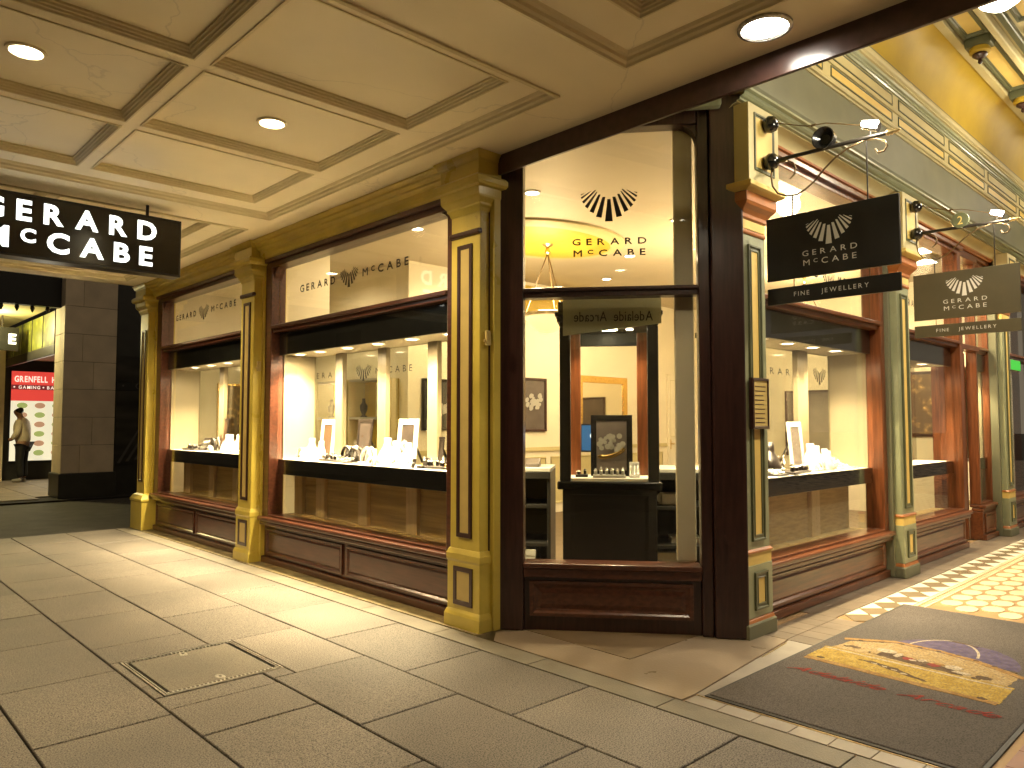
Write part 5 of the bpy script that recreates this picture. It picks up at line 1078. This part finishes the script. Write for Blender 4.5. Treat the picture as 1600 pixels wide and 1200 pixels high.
# boards closing the recess over the corner window
mb = MB(); mb.prism([(.28, 1.25), (.28, -.07), (1.6, -.07), (1.6, .3), (1.05, .4), (.4, 1.25)], lambda p, q, w: (p, q, w), 3.605, 3.66); arcd.part(mb, 'soffit', 'cream_paint')
mb = MB(CF); mb.box(.0, 1.5, -.10, -.02, 3.50, 3.60); arcd.part(mb, 'soffit_moulding', 'sage', .02)

# ------------------------------------------------------------------ bracket signs in the arcade
def bracket_sign(x, board, label, disc=None, lampm='lamp_white'):
    k = Kit('bracket_sign', (x, -.06, 2.7), label, 'sign', 'bracket signs along the arcade')
    zr, zu = 3.150, 3.405; tip = -.90
    br = k.part(MB().tube([(x, -.10, zr), (x, tip + .06, zr - .012)], .0135, 10), 'rod', 'iron', smooth=True)
    k.part(MB().lathe([(.014, 0), (.022, -.012), (.014, -.022), (.020, -.035), (.010, -.045), (.014, -.055), (.003, -.085)], (x, tip + .06, zr - .012), 12, 'y'), 'finial', 'brass', smooth='all', under=br)
    for z in (zr, zu): k.part(MB().lathe([(.012, .04), (.045, .035), (.058, .0), (.05, -.03), (.03, -.048), (.012, -.055)], (x, -.105, z), 18, 'y'), 'ball_boss', 'black_gloss', smooth='all')
    w = [(x, -.14, zu), (x, -.36, zu - .085), (x, -.48, zu - .10), (x, -.80, zr + .04)]
    k.part(MB().tube(w, .0035, 6), 'stay_wire', 'bronze_wire')
    k.part(MB().lathe([(.0, -.02), (.008, -.015), (.008, .015), (0, .02)], (x, -.40, zu - .09), 8, 'y'), 'turnbuckle', 'bronze_wire', under=br)
    # scrollwork
    def flatbar(pts, name):
        mb = MB(); mb.tube([(x, a, b) for a, b in pts], .0062, 6); k.part(mb, name, 'bronze_wire', smooth='all', under=br)
    sp = [(-.235 + .085 * math.cos(q) * (1 + .0), zr - .125 + .085 * math.sin(q)) for q in [math.radians(-40 + 18 * i) for i in range(0, 9)]]
    big = []
    for i in range(0, 25):
        a = math.radians(-35 + i * 12.2); r = .085 + .045 * min(1, i / 14.0)
        big.append((-.235 - .0 + r * math.cos(a) * 1.0, zr - .125 + r * math.sin(a)))
    sc = [(-.30, zr - .13)]
    c0 = Vector((-.235, zr - .135))
    spiral = [(c0.x - (.062 + .07 * t) * math.cos(math.radians(-60 + 330 * t)), c0.y + (.062 + .07 * t) * math.sin(math.radians(-60 + 330 * t)) - .02 * t) for t in [i / 22 for i in range(23)]]
    tail = [(-.36, zr - .235), (-.43, zr - .16), (-.50, zr - .085), (-.58, zr - .04), (-.68, zr - .022), (-.76, zr - .018)]
    low = [(-.115, zr - .03), (-.105, zr - .10), (-.115, zr - .17), (-.15, zr - .225), (-.21, zr - .255), (-.28, zr - .262), (-.34, zr - .24), (-.40, zr - .20), (-.46, zr - .14), (-.53, zr - .085), (-.61, zr - .045), (-.72, zr - .02)]
    up = [(-.115, zr - .07), (-.13, zr - .035), (-.17, zr - .018), (-.22, zr - .02), (-.26, zr - .045), (-.275, zr - .085), (-.265, zr - .125), (-.235, zr - .148)]
    flatbar(low, 'scroll'); flatbar(up, 'scroll')
    flatbar([(-.70, zr - .02), (-.78, zr - .03), (-.83, zr - .055), (-.845, zr - .09), (-.825, zr - .118), (-.79, zr - .118), (-.775, zr - .09)], 'scroll')
    # disc and spotlight
    d_ = k.part(MB().lathe([(.068, -.014), (.072, -.008), (.072, .008), (.068, .014)], (x, -.47, zr + .055), 24, 'x') if disc else MB().lathe([(.05, .03), (.068, .02), (.072, -.03), (.066, -.032), (.03, .01)], (x, -.47, zr + .055), 24, 'x'), 'number_disc' if disc else 'spot_shell', 'black_gloss' if not disc else 'sage_dark', smooth=True)
    if disc:
        mb = MB(); text(mb, disc, (x - .016, -.47, zr + .018), (0, -1, 0), UP, .042, .072, .1); k.part(mb, 'numeral', 'primrose', under=d_)
    lp = MB(); lp.tube([(x - .0, -.70, zr + .075), (x - .0, -.80, zr + .035)], .020, 10, r2=.030); l_ = k.part(lp, 'spotlight', 'silver', smooth=True)
    k.part(MB().tube([(x - .028, -.715, zr + .075), (x - .028, -.80, zr + .045)], .018, 10, r2=.024), 'spotlight_lens', lampm, under=l_)
    k.part(MB().tube([(x, -.75, zr + .055), (x, -.75, zr)], .006, 6), 'spotlight_arm', 'iron', under=l_)
    point('sign_light', (x - .10, -.76, zr + .06), 5, (1, .93, .72), .03, l_)
    # boards
    zb0, zb1 = 2.338, 2.758
    bd = k.part(MB().box(x - .012, x + .012, -.905, -.07, zb0, zb1), 'board', board, .002)
    k.part(logo(MB(), (x - .0135, -.4875, 2.612), (0, -1, 0), UP, .29), 'shell_emblem', 'silver_letter', under=bd)
    mb = MB(); text(mb, 'GERARD', (x - .0135, -.4875, 2.472), (0, -1, 0), UP, .345, .034, .42); k.part(mb, 'lettering', 'silver_letter', under=bd); mb = MB(); text(mb, 'M^cCABE', (x - .0135, -.4875, 2.410), (0, -1, 0), UP, .335, .036, .38); k.part(mb, 'lettering', 'silver_letter', under=bd)
    b2 = k.part(MB().box(x - .010, x + .010, -.905, -.07, 2.180, 2.288), 'lower_board', board, .002)
    mb = MB(); text(mb, 'FINE  JEWELLERY', (x - .0115, -.4875, 2.222), (0, -1, 0), UP, .47, .028, .30); k.part(mb, 'lettering', 'silver_letter', under=b2)
    for y in (-.25, -.725):
        k.part(MB().tube([(x, y, zb1 - .01), (x, y, zr - .262 if y > -.5 else zr - .02)], .0045, 6), 'hanger', 'iron', under=bd)
        k.part(MB().tube([(x, y, 2.28), (x, y, zb0 + .01)], .003, 6), 'link', 'bronze_wire', under=b2)
bracket_sign(1.35, 'black_board', 'black shell logo sign on a scrolled iron bracket nearest the corner')
bracket_sign(4.13, 'olive_board', 'olive shell logo sign on a scrolled bracket with a number two disc', '2')
# green exit light deep in the arcade
k = Kit('exit_light', (8.4, .1, 2.2), 'small green lit exit sign at the right edge', 'exit sign'); k.part(MB().box(8.2, 8.7, .10, .16, 2.10, 2.24), 'case', 'white_card', .004); k.part(MB().box(8.205, 8.695, .094, .099, 2.105, 2.235), 'face', 'exit_green')
# notice plate on the first arcade pilaster
k = Kit('bronze_plaque', (1.345, .02, 1.37), 'framed bronze notice plaque on the first arcade pilaster', 'plaque')
k.part(MB().loops([rect(1.235 + i, 1.455 - i, 1.36 + i, 1.70 - i, t) for i, t in ((0, .02), (0, -.008), (.014, -.012), (.02, -.004))], False, False), 'frame', 'brown_trim')
k.part(MB().loops([rect(1.245, 1.445, 1.37, 1.69, t) for t in (.015, -.004)]), 'plate', 'ochre_pale')
for j in range(9): k.part(MB().box(1.27, 1.27 + random.uniform(.11, .15), -.0052, -.0042, 1.64 - j * .03, 1.646 - j * .03), 'engraved_line', 'brown_trim')

# dark buildings over the road, met only in the reflections of the glass
k = Kit('road_building', (-18, 14, 0), 'unlit stone building on the other side of the road', 'building')
k.part(MB().box(-22, -18, -30, 60, -.05, 13), 'wall', 'stone_dark')
for i in range(12):
    for z in (4.2, 8.2): k.part(MB().box(-17.99, -17.95, -24 + i * 7, -21.5 + i * 7, z, z + 2.2), 'window', 'black_gloss')

k = Kit('end_building', (-6, 45, 0), 'unlit building closing the far end of the footpath', 'building')
k.part(MB().box(-18, 8, 45, 50, -.05, 13), 'wall', 'stone_dark')
for i in range(5): k.part(MB().box(-15 + i * 4, -13 + i * 4, 44.95, 44.99, 4.5, 6.8), 'window', 'black_gloss')

# ================================================================== ACROSS THE LANE
fp = MB().box(-7, 6, 13.3, 40, -.3, -.018).build('far_pavement', 'mortar'); tag(fp, 'slab footpath on the far side of the lane', 'pavement', kind='structure')
pm = None
for i in range(-4, 3):
    for j in range(0, 12):
        x, y = i * .62 + .31, 13.66 + j * .9 - (.45 if i % 2 else 0)
        if y < 13.7: continue
        if pm is None: o = MB().box(-.305, .305, -.445, .445, -.05, 0).build('far_paver', 'far_paving', fp); pm = o.data; o.location = (x, y, 0)
        else: share(pm, 'far_paver', (x, y, 0), 0, fp)
k = Kit('stone_pier', (.75, 13.9, 0), 'coursed sandstone corner pier with a black plinth across the lane', 'stone pier')
k.part(MB().box(.32, 1.21, 13.62, 14.28, .4, 5.4), 'core', 'far_paving'); k.part(MB().box(.27, 1.26, 13.55, 14.32, -.02, .445), 'plinth', 'stone_dark', .01)
z = .447; c = 0
while z < 5.3:
    cuts = [.306, .82, 1.222] if c % 2 else [.306, .62, 1.222]
    if c % 3 == 2: cuts = [.306, 1.222]
    for a, b in zip(cuts[:-1], cuts[1:]): k.part(MB().box(a + .002, b - .002, 13.60, 13.9, z + .002, z + .528), 'stone', 'stone', .006)
    k.part(MB().box(.306 + .002, .6, 13.905, 14.295, z + .002, z + .528), 'stone', 'stone', .006)
    z += .532; c += 1
# dark shop window beside the pier
k = Kit('dark_shop_window', (2.2, 13.9, 0), 'unlit dark shop window with faint lettering beside the stone pier', 'shop window')
k.part(MB().box(1.262, 5.0, 13.85, 13.95, -.02, 5.4), 'wall', 'stone_dark'); k.part(MB().box(1.30, 4.0, 13.82, 13.849, .55, 2.05), 'poster', 'poster_dark'); k.part(MB().box(1.30, 4.0, 13.815, 13.848, 2.06, 2.22), 'name_board', 'black_satin')
k.part(MB().box(1.30, 4.0, 13.82, 13.848, 2.23, 2.75), 'upper_board', 'poster_dark')
mb = MB(); text(mb, 'GA', (1.86, 13.812, 2.09), (1, 0, 0), UP, .42, .12, .5); mb.lathe([(.022, 0), (.02, -.001)], (1.42, 13.813, 2.15), 10, 'y'); k.part(mb, 'lettering', 'faint_letter'); mb = MB(); text(mb, 'G', (1.97, 13.817, 2.36), (1, 0, 0), UP, .36, .30, .1); k.part(mb, 'lettering', 'faint_letter')
for j in range(5): k.part(MB().add([(1.34 + j * .16, 13.8185, .6 + j * .03), (1.40 + j * .16, 13.8185, .6 + j * .03), (1.75 + j * .2, 13.8185, 1.25 + j * .08), (1.72 + j * .2, 13.8185, 1.27 + j * .08)], [(0, 1, 2, 3)]), 'poster_streak', 'faint_letter')
# bar front further down: lit menu board, leadlight awning
k = Kit('menu_board', (1.0, 19.3, 0), 'backlit food menu board with a red GAMING BAR header', 'menu board')
k.part(MB().box(.30, 2.4, 19.36, 19.5, -.02, 3.1), 'wall', 'stone_dark'); k.part(MB().box(.46, 1.9, 19.30, 19.355, .44, 2.72), 'case', 'black_satin', .01)
k.part(MB().box(.48, 1.88, 19.29, 19.299, .47, 1.95), 'menu_panel', 'menu_light'); k.part(MB().box(.48, 1.88, 19.29, 19.299, 1.951, 2.68), 'header', 'menu_red'); k.part(MB().box(.48, 1.88, 19.284, 19.2895, 2.23, 2.345), 'header_band', 'menu_dark')
mb = MB(); text(mb, 'GRENFELL HO', (1.05, 19.282, 2.42), (1, 0, 0), UP, 1.02, .14, .12, .03); k.part(mb, 'lettering', 'menu_text'); mb = MB(); text(mb, 'GAMING', (.86, 19.280, 2.25), (1, 0, 0), UP, .46, .075, .2, .02); k.part(mb, 'lettering', 'menu_text'); mb = MB(); text(mb, 'BAR', (1.36, 19.280, 2.25), (1, 0, 0), UP, .24, .075, .2, .02); k.part(mb, 'lettering', 'menu_text')
mb = MB()
for x in (.54, 1.16, 1.55): mb.lathe([(.02, 0), (.02, -.002)], (x, 19.281, 2.29), 8, 'y')
k.part(mb, 'bullets', 'menu_text')
for r in range(6):
    for c in range(3):
        x, z = .72 + c * .38, .66 + r * .235
        a = k.part(MB().lathe([(.115, 0), (.112, -.004), (.0, -.005)], (x, 19.289, z), 14, 'y', sy=.62), 'dish_picture', 'dish_lit_green' if (r + c) % 2 else 'dish_lit_brown')
spot('menu_glow', (1.1, 19.2, 1.4), (.9, 16.5, 0.0), 22, (1, .92, .7), 150, .8, .3, k.o)
k = Kit('bar_awning', (.9, 18.5, 2.8), 'leadlight trimmed awning of the bar front across the lane', 'awning')
k.part(MB().box(.30, .36, 14.33, 19.2, 2.75, 2.95), 'beam', 'stone_dark', .01)
for j in range(5): k.part(MB().box(.31, .335, 14.4 + j * .98, 14.4 + j * .98 + .95, 2.955, 3.62), 'leadlight', 'leadlight')
for j in range(6): k.part(MB().box(.30, .35, 14.35 + j * .98, 14.385 + j * .98, 2.955, 3.62), 'glazing_bar', 'stone_dark')
k.part(MB().box(.36, 2.6, 14.33, 19.35, 2.96, 3.0), 'ceiling', 'wall_cream'); k.part(MB().box(-3.0, .299, 14.1, 22, 3.7, 3.8), 'canopy', 'cream_paint'); k.part(MB().box(-3.0, .5, 13.9, 14.09, 3.62, 4.9), 'fascia', 'black_satin')
for j in range(9): k.part(MB().lathe([(.03, 0), (.04, -.05), (.015, -.12), (0, -.13)], (-1.9 + j * .25, 14.0, 3.62), 8), 'drop', 'stone_dark')
k.part(MB().box(.05, .28, 18.9, 19.3, -.02, 3.7), 'post', 'stone')
point('awning_light', (-.7, 15.9, 3.45), 110, (1, .85, .4), .1, k.o)
k = Kit('side_light_box', (-.4, 17.0, 2.6), 'small black light box with white letters at the left edge', 'sign')
k.part(MB().box(-1.2, .10, 16.5, 16.6, 2.95, 3.45), 'box', 'black_board', .01); mb = MB(); text(mb, 'E', (-.02, 16.495, 3.10), (1, 0, 0), UP, .14, .2, .1, .03); k.part(mb, 'lettering', 'sign_letter')
k.part(MB().tube([(-.2, 16.55, 3.44), (-.2, 16.55, 3.71)], .02, 6), 'rod', 'iron')

# ------------------------------------------------------------------ the passer-by
def skin(name, chains, m, parent, sub=2):
    vs, es, rs = [], [], []; idx = {}
    for ch in chains:
        prev = None
        for (p, r) in ch:
            key = tuple(round(c, 4) for c in p)
            if key not in idx: idx[key] = len(vs); vs.append(p); rs.append(r)
            i = idx[key]
            if prev is not None and prev != i: es.append((prev, i))
            prev = i
    me = bpy.data.meshes.new(name); me.from_pydata(vs, es, []); me.materials.append(MATS[m])
    o = bpy.data.objects.new(name, me); COL.objects.link(o); o.parent = parent
    md = o.modifiers.new('skin', 'SKIN'); md.use_smooth_shade = True
    for i, r in enumerate(rs):
        d = me.skin_vertices[0].data[i]; d.radius = r if isinstance(r, tuple) else (r, r); d.use_root = (i == 0)
    s = o.modifiers.new('sub', 'SUBSURF'); s.levels = s.render_levels = sub
    return o
per = empty('person', (.62, 18.55, 0), 'person in a cream jacket and black trousers standing by the lit menu board', 'person')
per.rotation_euler.z = math.radians(55)
hip, chest, neck, head = (0, 0, .97), (0, .02, 1.34), (0, .06, 1.52), (0, .13, 1.66)
arm = lambda s: [((.17 * s, .02, 1.44), .065), ((.24 * s, .0, 1.20), .055), ((.22 * s, .14, 1.02), .045)]
skin('body', [[(hip, .15), (chest, .16), (neck, .06), ((0, .10, 1.60), .075), (head, .10), ((0, .15, 1.74), .075)], [(hip, .15), ((.09, 0, .88), .10), ((.10, .02, .50), .065), ((.10, -.02, .09), .045)], [(hip, .15), ((-.09, 0, .88), .10), ((-.10, .02, .50), .065), ((-.10, -.02, .09), .045)],
     [(chest, .16)] + arm(1) + [((.18, .22, 1.0), .04)], [(chest, .16)] + arm(-1) + [((-.18, .22, 1.0), .04)]], 'skin', per)
skin('jacket', [[((0, 0, .90), (.20, .17)), ((0, 0, 1.05), (.20, .17)), ((0, .02, 1.32), (.205, .175)), ((0, .04, 1.47), (.15, .12)), ((0, .06, 1.53), .085)]] + [[((0, .02, 1.32), (.205, .175)), ((.19 * s, .02, 1.42), .085), ((.26 * s, .0, 1.18), .075), ((.22 * s, .13, 1.02), .062)] for s in (1, -1)], 'jacket', per)
skin('trousers', [[((0, 0, .96), .165), ((.095, 0, .86), .115), ((.105, .02, .50), .09), ((.105, -.02, .10), .075)], [((0, 0, .96), .165), ((-.095, 0, .86), .115), ((-.105, .02, .50), .09), ((-.105, -.02, .10), .075)]], 'trousers', per)
skin('hair', [[((0, .05, 1.62), .07), ((0, .10, 1.70), .108), ((0, .13, 1.755), .085)]], 'hair', per)
for s in (1, -1): skin('shoe', [[((.105 * s, -.05, .045), .045), ((.105 * s, .06, .045), .048), ((.115 * s, .17, .035), .035)]], 'shoe', per)
